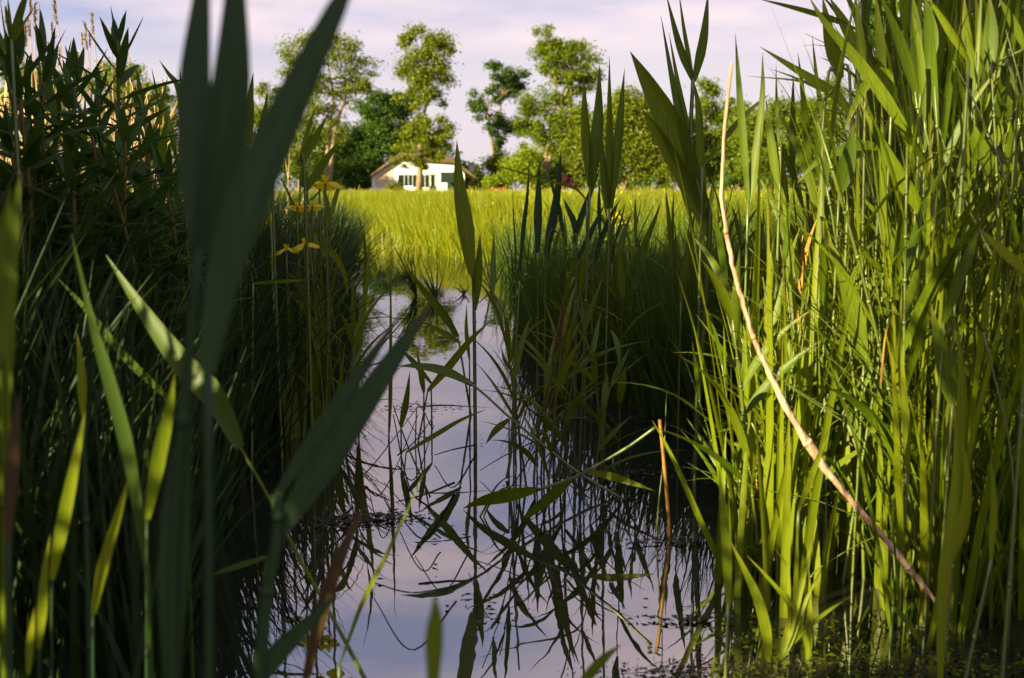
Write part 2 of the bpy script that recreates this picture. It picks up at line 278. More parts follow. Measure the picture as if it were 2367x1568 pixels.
# ================================================================== TREES
def crown_quads(blobs, d, dens, size, squash=1.0):
    C = []; Rr = []
    for (px, py, rx, ry) in blobs:
        c = at(px, py, d); sx, sz = rx / FPX * d, ry / FPX * d; sy = (sx + sz) / 2
        nsub = max(5, int(rx * ry / 110)); v = nrm(rng.normal(size=(nsub, 3))) * U(.30, 1.03, nsub)[:, None] ** .6
        sub = c + v * [sx, sy, sz]; n = int(rx * ry * dens * 4.8 / nsub) + 3
        for q in sub:
            r = U(.18, .5) * min(sx, sz) + .2
            C.append(q + rng.normal(size=(n, 3)) * [r * .62, r * .62, r * .45])
    C = np.vstack(C); n = len(C)
    a = nrm(rng.normal(size=(n, 3)) + [0, 0, .5]); b = nrm(np.cross(a, rng.normal(size=(n, 3)))); s = (size * .66 * U(.6, 1.5, n))[:, None]
    b2 = np.cross(a, b)
    return np.stack([np.stack([C - b * s, C + b2 * s * .45 + a * s * .12], 1), np.stack([C - b2 * s * .45 + a * s * .12, C + b * s], 1)], 1)
def tree(name, label, cat, d, blobs, trunks, mat, dens=.30, size=.26, group=None, r0=.30, limbs=True):
    base = at(trunks[0][0][0], 446, d); base[2] = .18
    t = thing(name, base, label, cat, group)
    mb = MB()
    for tk in trunks:
        P = [at(x, y, d) for x, y in tk]; P[0][2] = .1; P = spline(P, 14); mb.tube(P, np.linspace(r0 * .8, r0 * .18, 14), 7)
        if limbs:
            for (px, py, rx, ry) in blobs:
                c = at(px, py, d); below = [p for p in P if p[2] < c[2] - .4] or [P[0]]
                s = min(below, key=lambda p: np.linalg.norm(p - c) - .0 * p[2])
                if np.linalg.norm(s - c) < 5.5: mb.tube(spline([s, (s + c) / 2 + [U(-.3, .3), U(-.3, .3), -.15], c + [U(-.2, .2), U(-.6, .6), .3]], 7), np.linspace(r0 * .30, .03, 7), 5)
    mb.build('trunk', M['bark'], t, base)
    V = crown_quads(blobs, d, dens, size)
    gridmesh('crown', V, len(V), 2, M[mat], t, base, smooth=False)
    return t
TG = 'trees round the farmhouse meadow'
tree('pollard_tree', 'tall narrow tree with a bare patch of trunk standing in front of the white farmhouse', 'tree', 131,
     [(980, 92, 50, 30), (1005, 115, 36, 36), (938, 92, 16, 10), (985, 150, 55, 38), (955, 185, 36, 32), (1000, 195, 44, 36), (1022, 172, 22, 22), (962, 228, 42, 20), (1000, 232, 32, 16), (985, 296, 50, 24), (948, 306, 34, 24), (1022, 302, 24, 28), (975, 338, 62, 20), (990, 366, 44, 15), (935, 345, 26, 16), (962, 385, 30, 11), (930, 368, 26, 12), (1012, 352, 34, 16), (985, 322, 56, 18)],
     [[(968, 446), (971, 380), (972, 330), (974, 280), (984, 245), (985, 190), (984, 100)]], 'crown_olive', .30, .24, TG, .50)
tree('tall_tree', 'tallest sparse tree left of the farmhouse with sky showing through its wide crown', 'tree', 138,
     [(690, 112, 40, 40), (738, 88, 38, 30), (790, 125, 45, 42), (838, 160, 34, 38), (668, 162, 30, 26), (720, 178, 46, 44), (790, 205, 46, 36), (742, 262, 44, 40), (700, 300, 44, 36), (775, 300, 34, 28), (690, 372, 40, 36), (655, 330, 34, 34), (850, 205, 18, 14)],
     [[(752, 446), (756, 370), (762, 300), (770, 220), (752, 120)], [(757, 400), (775, 300), (800, 220), (815, 140)]], 'crown_olive', .23, .25, TG, .42)
tree('dark_tree', 'dense dark green tree between the tallest tree and the farmhouse', 'tree', 152,
     [(870, 238, 46, 32), (902, 268, 46, 42), (850, 290, 36, 44), (882, 332, 52, 42), (832, 360, 40, 46), (930, 232, 34, 26), (800, 396, 38, 36), (912, 352, 34, 34), (850, 402, 50, 32)],
     [[(868, 446), (872, 360), (880, 260)]], 'crown_dark', .50, .28, TG, .4)
tree('slender_tree', 'slender dark leaved tree with one low branch reaching out over the open sky gap', 'tree', 142,
     [(1160, 168, 36, 26), (1178, 200, 40, 32), (1200, 188, 22, 24), (1150, 214, 22, 22), (1103, 240, 20, 26), (1122, 264, 30, 16), (1092, 214, 10, 9), (1182, 278, 32, 26), (1140, 300, 26, 22), (1160, 330, 26, 18), (1215, 300, 26, 30)],
     [[(1146, 446), (1148, 380), (1151, 310), (1157, 245), (1165, 170)], [(1150, 320), (1130, 280), (1105, 235)]], 'crown_dark', .34, .25, TG, .30)
tree('tall_tree', 'tall bright green tree with a pale forked trunk right of the farmhouse', 'tree', 136,
     [(1270, 92, 42, 28), (1286, 130, 48, 34), (1330, 138, 42, 38), (1254, 135, 24, 28), (1352, 168, 32, 34), (1300, 175, 48, 28), (1342, 200, 36, 20), (1268, 160, 26, 26), (1240, 242, 42, 32), (1282, 258, 40, 34), (1308, 225, 30, 22), (1228, 290, 40, 32), (1284, 302, 38, 34), (1250, 335, 40, 24), (1310, 280, 24, 26)],
     [[(1252, 446), (1264, 350), (1274, 290), (1285, 200), (1272, 100)], [(1256, 446), (1274, 350), (1296, 260), (1318, 190), (1345, 150)]], 'crown_mid', .27, .25, TG, .46)
tree('round_tree', 'broad rounded olive tree beyond the right end of the meadow', 'tree', 134,
     [(1470, 238, 50, 36), (1428, 268, 54, 48), (1482, 300, 54, 56), (1376, 308, 50, 42), (1346, 350, 44, 46), (1420, 360, 56, 48), (1502, 360, 40, 46), (1522, 400, 34, 36), (1360, 400, 44, 30), (1450, 410, 56, 26), (1335, 262, 22, 26)],
     [[(1436, 446), (1442, 380), (1452, 300)], [(1438, 430), (1465, 370), (1490, 300)]], 'crown_olive', .42, .27, TG, .4)
tree('pointed_tree', 'smaller pointed green tree just left of the pale leaning cane tip', 'tree', 140,
     [(1625, 218, 34, 32), (1632, 268, 42, 36), (1612, 320, 46, 42), (1652, 350, 42, 42), (1592, 292, 20, 28), (1688, 250, 16, 26), (1690, 310, 26, 40), (1600, 390, 50, 36), (1670, 400, 46, 32)],
     [[(1632, 446), (1634, 340), (1630, 230)]], 'crown_mid', .38, .26, TG, .32)
tree('spreading_tree', 'wide spreading green tree seen through the thin reed tops beyond the cane', 'tree', 133,
     [(1740, 310, 46, 46), (1788, 270, 42, 36), (1830, 286, 48, 42), (1880, 262, 44, 40), (1850, 350, 54, 46), (1760, 370, 52, 46), (1900, 330, 48, 46), (1716, 385, 36, 34), (1830, 405, 66, 30), (1930, 385, 46, 38)],
     [[(1822, 446), (1826, 380), (1832, 300)], [(1770, 446), (1768, 370), (1772, 300)]], 'crown_mid', .40, .27, TG, .38)
tree('tree', 'thin topped tree rising behind the reed crowns right of the cane', 'tree', 150,
     [(1920, 205, 38, 34), (1945, 240, 34, 36), (1905, 245, 30, 26), (1935, 300, 44, 40)], [[(1926, 446), (1928, 330), (1924, 220)]], 'crown_olive', .24, .25, TG, .3)
tree('conifer_tree', 'very tall dark tree glimpsed between the reed blades near the top edge', 'tree', 120,
     [(2040, -30, 26, 36), (2036, 25, 32, 38), (2030, 88, 34, 42), (2046, 150, 38, 42), (2032, 215, 46, 46), (2040, 290, 50, 50), (2040, 370, 54, 50)], [[(2038, 446), (2038, 250), (2040, -40)]], 'crown_dark', .5, .28, TG, .4)
for i, (bx, lab) in enumerate([([(2130, 300, 60, 56), (2190, 270, 56, 50), (2160, 370, 70, 56)], 'leafy tree mostly hidden by tall reeds right of the dark conifer'), ([(2270, 260, 60, 56), (2340, 300, 64, 60), (2300, 370, 80, 50)], 'leafy tree almost wholly hidden behind the reeds at the picture edge')]):
    tree('tree', lab, 'tree', 140, bx, [[(bx[0][0] + 20, 446), (bx[0][0] + 24, 330)]], 'crown_mid', .36, .3, TG, .4)
tree('tree', 'yellow green tree top showing above the willowherb on the left bank', 'tree', 120,
     [(252, 172, 34, 30), (300, 192, 38, 34), (362, 222, 36, 30), (215, 190, 28, 24), (275, 240, 60, 40), (350, 275, 50, 40), (400, 262, 36, 36), (300, 320, 70, 50), (385, 350, 46, 46)], [[(290, 446), (292, 330), (285, 200)]], 'crown_mid', .36, .25, TG, .36)
tree('tree', 'low leafy tree behind the dead reed plumes at the left edge', 'tree', 126,
     [(30, 170, 46, 36), (100, 185, 44, 34), (150, 215, 40, 36), (60, 250, 70, 46), (130, 300, 70, 50)], [[(80, 446), (84, 330), (88, 210)]], 'crown_mid', .34, .26, TG, .36)
tree('tree', 'feathery olive tree half hidden behind the big blurred blade', 'tree', 144,
     [(622, 216, 32, 26), (640, 252, 38, 34), (605, 268, 34, 30), (560, 300, 46, 40), (640, 310, 42, 36), (600, 370, 60, 50), (500, 320, 50, 50)], [[(620, 446), (624, 330), (628, 240)]], 'crown_olive', .25, .25, TG, .32)
for lab, bl in [('far dark tree behind the farmhouse roof', [(960, 350, 70, 50), (1010, 390, 60, 50), (900, 400, 70, 44)]), ('far tree filling the gap left of the slender tree foot', [(1085, 410, 34, 30), (1060, 425, 30, 20)]), ('far tree between the forked trunk and the broad olive tree', [(1340, 330, 50, 60), (1310, 390, 50, 50), (1250, 390, 60, 50)]), ('far tree behind the broad olive tree', [(1540, 300, 46, 60), (1560, 370, 50, 60), (1500, 330, 50, 60)]), ('far tree behind the pointed tree', [(1700, 300, 50, 60), (1720, 370, 60, 60), (1660, 380, 60, 60)]), ('far dark tree at the foot of the tallest sparse tree', [(690, 380, 60, 50), (740, 360, 56, 60), (800, 340, 50, 60)])]:
    tree('tree', lab, 'tree', 168, bl, [[(bl[0][0], 446), (bl[0][0] + 4, bl[0][1])]], 'crown_dark' if 'dark' in lab else 'crown_mid', .30, .34, TG, .35)
# shrubs and hedges under the trees
SG = 'shrubs along the far edge of the meadow'
def shrub(label, d, blobs, mat, dens=.55, size=.24, name='shrub', cat='shrub'):
    b0 = blobs[0]; return tree(name, label, cat, d, blobs, [[(b0[0], 447), (b0[0], b0[1] + b0[3] * .4)]], mat, dens, size, SG, .10, False)
shrub('bright green shrub right beside the farmhouse roof end', 137, [(1130, 404, 34, 34), (1112, 425, 24, 20), (1160, 378, 38, 26)], 'crown_mid')
shrub('wide bright bush below the slender tree', 133, [(1190, 398, 44, 36), (1222, 380, 40, 38), (1170, 425, 50, 22), (1240, 420, 40, 26)], 'crown_lime')
shrub('dark bush left of the farmhouse below the tallest tree', 146, [(770, 400, 44, 42), (812, 418, 40, 30), (735, 415, 40, 34)], 'crown_dark')
shrub('dark grey green bush against the left gable of the farmhouse', 147, [(840, 395, 34, 48), (862, 380, 22, 40), (850, 430, 30, 20)], 'crown_dark')
shrub('purple leaved copper bush beside the forked trunk', 132, [(1306, 416, 16, 12), (1316, 426, 12, 10)], 'copper')
shrub('small dark bush behind the purple one', 139, [(1290, 396, 34, 30), (1330, 425, 24, 22)], 'crown_dark')
shrub('dark low thicket at the foot of the broad olive tree', 131, [(1400, 428, 60, 18), (1500, 430, 60, 17)], 'crown_dark')
shrub('dark low thicket at the foot of the pointed tree', 131, [(1600, 430, 50, 18), (1690, 432, 50, 16)], 'crown_dark')
shrub('dark low thicket under the spreading tree', 130, [(1790, 430, 60, 18), (1890, 430, 60, 18)], 'crown_dark')
shrub('round clipped green bush in front of the farmhouse wall', 134, [(912, 434, 18, 10), (905, 438, 14, 8), (922, 438, 16, 8)], 'crown_olive', 1.3, .16)
shrub('row of red flowers in the grass right of the farmhouse', 132, [(1150, 440, 15, 6), (1140, 442, 8, 4), (1160, 441, 8, 4)], 'red', 3.0, .12, 'flower_bed', 'flowers')
for x0, lab in ((-150, 'hedge bank'), (2450, 'hedge bank')):
    shrub(f'dense green hedge closing the meadow outside the {"farm" if x0 < 0 else "reed"} side of view', 150, [(x0 + i * 70, 370 + 20 * (i % 2), 60, 70) for i in range(-3, 4)], 'crown_mid', .3, .35)

# ================================================================== FARMHOUSE
HD = 140.0
def hx(zx): return at(*px_of(14, (zx, 600)), HD)[0]
def hzz(zy): return at(*px_of(14, (600, zy)), HD)[2]
hb = np.array([hx(950), HD, .2]); hs = thing('farmhouse', hb, 'white farmhouse with a brown thatched half hipped roof at the meadow end', 'house')
def poly_prism(name, pts, y0, y1, mat, parent=hs, off=hb, smooth=False):
    mb = MB(); n = len(pts); mb.add([(x, y0, z) for x, z in pts] + [(x, y1, z) for x, z in pts], [tuple(range(n)), tuple(range(2 * n - 1, n - 1, -1))] + [(i, i + n, (i + 1) % n + n, (i + 1) % n) for i in range(n)])
    return mb.build(name, mat, parent, off, smooth)
def hbox(name, a, b, c, d_, y0, y1, mat, parent=hs, off=hb):
    mb = MB(); mb.box(hx(a), hx(c), y0, y1, hzz(d_), hzz(b)); return mb.build(name, mat, parent, off, False)
poly_prism('wall', [(hx(285), .0), (hx(285), hzz(490)), (hx(650), hzz(250)), (hx(1450), hzz(250)), (hx(1622), hzz(440)), (hx(1622), .0)], HD, HD + 10, M['white'])
# thatched roof: two slopes and the half hip, 0.45 m thick
yf, yb, yr = HD - .7, HD + 11, HD + 3.6
top = [(hx(262), yf, hzz(462)), (hx(650), yf, hzz(172)), (hx(1020), yr, hzz(-96)), (hx(1020), yb, hzz(-96)), (hx(262), yb, hzz(462)), (hx(1450), yf, hzz(226)), (hx(1800), yf, hzz(490)), (hx(1800), yb, hzz(490))]
F = [(0, 1, 2, 3, 4), (6, 7, 3, 2, 5), (1, 5, 2)]
ring = [0, 1, 5, 6, 7, 3, 4]
mb = MB(); mb.add(top + [(x, y, z - .45 if i in (1, 5) else z - .3) for i, (x, y, z) in enumerate(top)], F + [tuple(i + 8 for i in f[::-1]) for f in F] + [(ring[i], ring[i] + 8, ring[(i + 1) % 7] + 8, ring[(i + 1) % 7]) for i in range(7)])
rf = mb.build('roof', M['thatch'], hs, hb, False)
mb = MB(); mb.tube([(hx(1020), yr - .2, hzz(-104)), (hx(1020), yb, hzz(-104))], .28, 8); mb.build('ridge_cap', M['thatch'], rf)
bpy.data.objects['ridge_cap'].data.transform(__import__('mathutils').Matrix.Translation([-v for v in hb]))
hbox('chimney', 1652, 268, 1722, 400, HD + 9.2, HD + 10.2, M['white'], rf); hbox('chimney_cap', 1638, 250, 1736, 268, HD + 9.05, HD + 10.35, M['brick'], rf)
# boarded left bay
poly_prism('board_panel', [(hx(335), hzz(640)), (hx(335), hzz(500)), (hx(595), hzz(318)), (hx(595), hzz(640))], HD - .06, HD - .002, M['boards'])
poly_prism('board_panel', [(hx(440), hzz(492)), (hx(440), hzz(446)), (hx(586), hzz(430)), (hx(586), hzz(492))], HD - .10, HD - .063, M['boards'])
# the long window band: each light its own part
def window(x0, x1, y0, y1, mull=1):
    f = hbox('window', x0, y0, x1, y1, HD - .05, HD - .003, M['frame'])
    hbox('pane', x0 + 3.5, y0 + 5, x1 - 3.5, y1 - 5, HD - .065, HD - .053, M['glass'], f)
    for k in range(1, mull + 1):
        xm = x0 + (x1 - x0) * k / (mull + 1); hbox('mullion', xm - 2.5, y0 + 7, xm + 2.5, y1 - 7, HD - .09, HD - .068, M['frame'], f)
window(662, 752, 452, 640, 0); window(753, 872, 452, 640, 1); window(873, 990, 452, 640, 0); window(991, 1112, 452, 645, 1)
dr = hbox('door', 1116, 450, 1212, 692, HD - .06, HD - .003, M['darkframe']); hbox('pane', 1140, 470, 1192, 615, HD - .08, HD - .063, M['glass'], dr)
for a_, b_ in ((1124, 1134), (1196, 1204)): hbox('door_rail', a_, 462, b_, 620, HD - .09, HD - .064, M['frame'], dr)
hbox('window_sill', 655, 646, 1112, 660, HD - .16, HD - .002, M['frame'])
hbox('lintel', 650, 428, 1225, 448, HD - .12, HD - .002, M['frame'])
# awning, dark panel painted as its shade, and the lean-to end under the roof
mb = MB(); mb.add([(hx(x), y, hzz(zy)) for x, y, zy in ((1278, HD - .02, 418), (1512, HD - .02, 418), (1508, HD - 1.5, 556), (1290, HD - 1.5, 556), (1290, HD - 1.5, 572), (1508, HD - 1.5, 572), (1512, HD - .02, 434), (1278, HD - .02, 434))], [(0, 1, 2, 3), (3, 2, 5, 4), (4, 5, 6, 7), (0, 3, 4, 7), (1, 6, 5, 2), (0, 7, 6, 1)]); mb.build('awning', M['canvas'], hs, hb, False)
hbox('awning_shade', 1370, 560, 1500, 690, HD - .05, HD - .003, M['darkframe'])
hbox('shed_wall', 1626, 500, 1760, 700, HD + 2.0, HD + 2.3, M['interior']); hbox('post', 1735, 508, 1747, 700, HD + .2, HD + .35, M['interior'])
# low clutter on the terrace, each its own thing
t = thing('bench', (hx(830), HD - 2.2, .2), 'pale slatted garden bench before the farmhouse windows', 'bench')
mb = MB(); mb.box(hx(770), hx(890), HD - 2.5, HD - 2.1, .62, .68); mb.build('seat', M['frame'], t, t.location, False)
mb = MB(); mb.box(hx(770), hx(890), HD - 2.06, HD - 2.0, .72, 1.1); mb.build('backrest', M['frame'], t, t.location, False)
for q in (775, 880):
    mb = MB(); mb.box(hx(q), hx(q + 6), HD - 2.5, HD - 2.0, .15, .615); mb.build('leg', M['frame'], t, t.location, False)
# ================================================================== REED AND HERB BUILDERS
def eval_stem(P, t):
    """P (n,K+1,3) centre lines, t (n,) in 0..1 -> points"""
    K = P.shape[1] - 1; s = np.clip(t * K, 0, K - 1e-6); i = s.astype(int); f = (s - i)[:, None]; r = np.arange(len(P))
    return P[r, i] * (1 - f) + P[r, i + 1] * f
def reed_arrays(x, y, z, h, nl, lw=.022, lean=(0, .14), fat=1.0, thick=2, K=6, droop=(.3, 1.1), wind=None):
    """stems and leaves of n reeds"""
    n = len(x); az = U(0, 6.3, n) if wind is None else wind + rng.normal(size=n) * .6; le = U(*lean, n); be = U(.0, .25, n)
    base = np.stack([x, y, z], -1)
    Sm = blades(base, h, .0075 * fat, az, le, be, U(-1.5, 1.5, n), K=8, prof=PROF_STEM); P = Sm.mean(2); Ls = []
    for j in range(nl):
        t = np.clip(.26 + .74 * (j + U(-.2, .4, n)) / nl, .2, .99); top = t > .8
        a = az * .0 + U(0, 6.3) + j * math.pi + rng.normal(size=n) * .8 + np.arange(n) * 1.7
        ln = h * U(.26, .42, n) * (1.1 - .35 * t); l0 = np.where(top, U(.03, .3, n), U(.22, .6, n)); bd = np.where(top, U(.05, .5, n), U(*droop, n))
        Ls.append(blades(eval_stem(P, t), ln, lw * U(.7, 1.25, n), a, l0, bd, rng.normal(size=n) * .6, K=K, prof=PROF_REED, thick=thick))
    return Sm, np.concatenate(Ls)
def mass(name, label, x, y, h, nl, mat, smat, cat='reeds', z=None, **k):
    Sm, Lv = reed_arrays(x, y, np.maximum(gz(x, y), -.04) - .03 if z is None else z, h, nl, **k)
    t = thing(name, (0, 0, 0), label, cat); t['kind'] = 'stuff'
    a = gridmesh('stems', Sm, len(Sm), 2, M[smat], t); b = gridmesh('foliage', Lv, len(Lv), Lv.shape[2], M[mat], t)
    a['kind'] = b['kind'] = 'stuff'; return t
def proto_reed(h, nl, seed, mat='reed', smat='reedstem', lw=.024, droop=(.3, 1.1), lean=(.02, .1)):
    global rng
    keep = rng; rng = np.random.default_rng(seed)
    Sm, Lv = reed_arrays(np.zeros(1), np.zeros(1), np.zeros(1), np.full(1, h), nl, lw=lw, thick=3, K=8, droop=droop, lean=lean); rng = keep
    P = Sm[0].mean(1); mb = MB(); mb.tube(P, np.linspace(.0034, .0015, len(P)), 6)
    for j in range(1, nl):                                   # swollen nodes
        c = eval_stem(P[None], np.array([.26 + .74 * j / nl]))[0]; mb.tube([c - [0, 0, .004], c, c + [0, 0, .004]], [.0026, .0038, .0026], 6)
    root = bpy.data.objects.new('reed', None); COL.objects.link(root)
    mb.build('stem', M[smat], root); gridmesh('foliage', Lv, len(Lv), 3, M[mat], root); return root
def put(proto, loc, rz, sc, label, cat, group, tilt=(0, 0), first=[None]):
    o = proto.copy(); COL.objects.link(o)
    for c in proto.children:
        d = c.copy(); COL.objects.link(d); d.parent = o
    o.location = [float(v) for v in loc]; o.rotation_euler = (tilt[0], tilt[1], rz); o.scale = (sc[0], sc[0], sc[1]); tag(o, label, cat, group); return o
def drop_protos(ps):
    for p in ps:
        for c in list(p.children): bpy.data.objects.remove(c)
        bpy.data.objects.remove(p)
EYE = np.array([0, 0, H])
def leafpts(z, pts, w, d0, d1, mb, yaw=0.0, n=14, prof=PROF_REED, fold=.15):
    """a leaf given tip first; built from its base up"""
    P = path(z, pts, d1, d0)[::-1] if False else path(z, pts, d0, d1)[::-1]
    P = spline(P, n); T = nrm(np.gradient(P, axis=0)); V = nrm(P - EYE); s = nrm(np.cross(T, V)); nn = np.cross(T, s)
    sd = s * math.cos(yaw) + nn * math.sin(yaw); W = w * ZON[z][2] * P[:, 1] / FPX * prof(np.linspace(0, 1, n)); mb.leaf(P, W, sd, fold); return P
def hero(label, d, leaves, mat='reed', stem=True, smat='reedstem', sw=None, name='reed', cat='reed', group=None, foot=None, lean=0.0):
    """one plant: leaves (zone, points tip to base, width, [distance at tip], [material], [profile]); its stem runs through the leaf bases down to the mud"""
    if sw and sw > 15 and smat == 'reedstem': smat = 'reed'
    built = []; bases = []
    for lf in leaves:
        z, pts, w = lf[:3]; dt = lf[3] if len(lf) > 3 and lf[3] else d; mt = lf[4] if len(lf) > 4 and lf[4] else mat; pr = lf[5] if len(lf) > 5 else PROF_REED
        mb = MB(); P = leafpts(z, pts, w, dt, d, mb, random.uniform(-.45, .45), prof=pr); built.append((mb, mt)); bases.append(P[0])
    bases.sort(key=lambda p: -p[2]); b = bases[-1]; f = np.array(foot if foot is not None else [b[0] + lean, b[1] + .02, 0.0]); f[2] = min(float(gz(f[0], f[1])), .05) - .06
    t = thing(name, (f[0], f[1], f[2] + .06), label, cat, group); loc = np.array(t.location)
    if stem:
        pts = [bases[0]]
        for p in bases[1:]:
            if np.linalg.norm(p - pts[-1]) > .03 and p[2] < pts[-1][2] - .02: pts.append(p)
        if pts[-1][2] > f[2] + .05: pts.append(f)
        if len(pts) > 1:
            r = (sw or 7.0 * 2.1 / max(d, 1.0) if sw is None else sw) * d / FPX / 2 if sw else .0033
            mb = MB(); P = spline(pts, 18); mb.tube(P, np.linspace(r * .75, r * 1.1, 18), 7)
            for k in (4, 9, 14): mb.tube([P[k] - [0, 0, .004], P[k], P[k] + [0, 0, .004]], [r * .9, r * 1.16, r * .9], 7)
            mb.build('stem', M[smat], t, loc)
    for mb, mt in built: mb.build('leaf', M[mt], t, loc)
    return t
def stalk(label, z, pts, w, d0, d1, mat, name='grass_stalk', cat='grass stalk', group=None, taper=.5, extra=None):
    """a bare stalk given top first"""
    P = spline(path(z, pts, d0, d1), 24); t = thing(name, P[-1], label, cat, group); mb = MB(); r = w * ZON[z][2] * P[:, 1] / FPX / 2 * np.linspace(taper, 1, 24); mb.tube(P, r, 6); mb.build('stem', M[mat], t, P[-1]); return t, P
def willowherb(px, py, d, label, group='willowherb plants on the left bank', s=1.0):
    tip = at(px, py, d); x, y = tip[0] + U(-.05, .05), d + U(-.03, .08); f = np.array([x, y, float(gz(x, y)) - .02]); t = thing('willowherb', f, label, 'wild plant', group)
    P = spline([f, (f + tip) / 2 + [U(-.03, .03), 0, 0], tip], 16); mb = MB(); mb.tube(P, np.linspace(.006, .003, 16), 6); mb.build('stem', M['brownstem'], t, f)
    nL = max(14, int((tip[2] - f[2]) / .015)); tt = np.linspace(.22, 1, nL); C = eval_stem(np.repeat(P[None], nL, 0), tt); az = np.arange(nL) * 2.4 + U(0, 6)
    up = np.clip((tt - .86) / .14, 0, 1); ln = s * (.125 - .07 * up) * U(.8, 1.15, nL); lean = 1.15 - .95 * up + U(-.15, .15, nL)
    V = blades(C, ln, s * .017 * (1 - .3 * up) * U(.85, 1.15, nL), az, lean, U(-.1, .7, nL) * (1 - .6 * up), U(-.3, .3, nL), K=7, prof=PROF_LANCE, thick=3)
    gridmesh('foliage', V, nL, 3, M['herb'], t, f); return t
def plume_reed(px, py, ln, d, label, mat='plume', group='dead reed plumes behind the left bank', lean=0.0):
    tip = at(px, py, d); f = np.array([tip[0] - lean, d + .05, float(gz(tip[0], d)) - .03]); t = thing('dead_reed', f, label, 'dead reed', group); L0 = ln / FPX * d
    P = spline([f, (f + tip) / 2 + [-lean * .2, 0, 0], tip], 14); mb = MB(); mb.tube(P, np.linspace(.004, .0015, 14), 5); mb.build('stem', M['straw'], t, f)
    n = 60; hgt = np.linalg.norm(tip - f); u = 1 - U(0, 1, n) ** 1.1 * L0 / hgt; C = eval_stem(np.repeat(P[None], n, 0), u)
    V = blades(C, L0 * U(.14, .34, n), .006 * U(.6, 1.4, n), rng.normal(size=n) * .5 + (1.6 if lean >= 0 else -1.6), U(.1, .6, n), U(0, .9, n), U(-1, 1, n), K=3, prof=PROF_LANCE)
    gridmesh('plume', V, n, 2, M[mat], t, f); return t
def iris(px, py, d, r, label, group='yellow irises along the left bank edge', sword=True):
    c = at(px, py, d); f = np.array([c[0] - .03, d + .04, float(gz(c[0], d)) - .02]); t = thing('yellow_iris', f, label, 'flower', group); r = r / FPX * d
    P = spline([f, (f + c) / 2 + [.01, 0, 0], c], 12); mb = MB(); mb.tube(P, np.linspace(.005, .003, 12), 6); mb.build('stem', M['reedstem'], t, f)
    PRO = lambda q: np.interp(q, [0, .2, .55, .8, 1], [.2, .35, 1, .85, .12])
    for k in range(3):
        a = np.array([k * 2.1 + U(-.3, .3)]); V = blades(c[None], np.array([r * 2.5]), r * 2.3, a, U(1.0, 1.4, 1), U(1.3, 1.8, 1), 0, K=8, prof=PRO, thick=3); gridmesh('petal', V, 1, 3, M['petal'], t, f)
    V = blades(np.repeat(c[None], 3, 0), np.full(3, r * 1.1), r * .5, np.arange(3) * 2.1 + 1, .3, .3, 0, K=5, prof=PROF_LANCE, thick=3); gridmesh('inner_petals', V, 3, 3, M['petal'], t, f)
    if sword:
        n = 4; V = blades(np.repeat(f[None], n, 0) + rng.normal(size=(n, 3)) * [.03, .03, 0], U(.6, .9, n) * max(.3, c[2]), .022, U(0, 6.3, n), U(.02, .2, n), U(0, .35, n), U(-1, 1, n), K=7, prof=PROF_REED, thick=3); gridmesh('sword_leaves', V, n, 3, M['reed'], t, f)
    return t

# ================================================================== STUFF: sedge, thickets, floating weed
def sedge(name, label, x, y, ln, wid, mat, lean=(.02, .5), bend=(.2, 1.2), wind=None, z=None, K=4, kind='stuff', cat='sedge'):
    n = len(x); az = U(0, 6.3, n) if wind is None else wind + rng.normal(size=n) * .9
    V = blades(np.stack([x, y, (np.maximum(gz(x, y), -.03) if z is None else z) - .02], -1), ln, wid * U(.6, 1.4, n), az, U(*lean, n), U(*bend, n), U(-1.2, 1.2, n), K=K)
    o = gridmesh(name, V, n, 2, M[mat]); return tag(o, label, cat, kind=kind)
def scatter(n, y0, y1, fx0, fx1, p=1.0):
    y = y0 + (y1 - y0) * U(0, 1, n) ** p; a, b = fx0(y), fx1(y); return a + (b - a) * U(0, 1, n), y
XLf = lambda y: np.interp(y, *XL); XRf = lambda y: np.interp(y, *XR)
# left bank: dense dark sedge, its tufts leaning out over the water
x, y = scatter(20000, 1.15, 7.5, lambda y: np.maximum(-.56 * y - .4, XLf(y) - 3.2), lambda y: XLf(y) - .02, 1.1)
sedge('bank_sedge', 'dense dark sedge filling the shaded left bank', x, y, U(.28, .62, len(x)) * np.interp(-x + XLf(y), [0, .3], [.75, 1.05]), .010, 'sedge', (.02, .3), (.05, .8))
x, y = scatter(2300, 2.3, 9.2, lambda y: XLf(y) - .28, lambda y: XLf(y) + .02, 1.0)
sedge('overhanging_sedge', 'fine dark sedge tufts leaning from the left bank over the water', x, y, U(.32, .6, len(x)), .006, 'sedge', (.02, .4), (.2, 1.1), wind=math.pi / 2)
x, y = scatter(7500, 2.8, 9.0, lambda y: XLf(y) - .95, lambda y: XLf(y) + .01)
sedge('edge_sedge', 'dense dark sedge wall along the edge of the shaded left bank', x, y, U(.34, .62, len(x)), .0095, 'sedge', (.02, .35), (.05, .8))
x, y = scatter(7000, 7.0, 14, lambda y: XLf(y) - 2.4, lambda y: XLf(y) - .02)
sedge('far_bank_sedge', 'sunlit sedge on the left bank where the ditch bends away', x, y, U(.22, .42, len(x)), .010, 'sedge2')
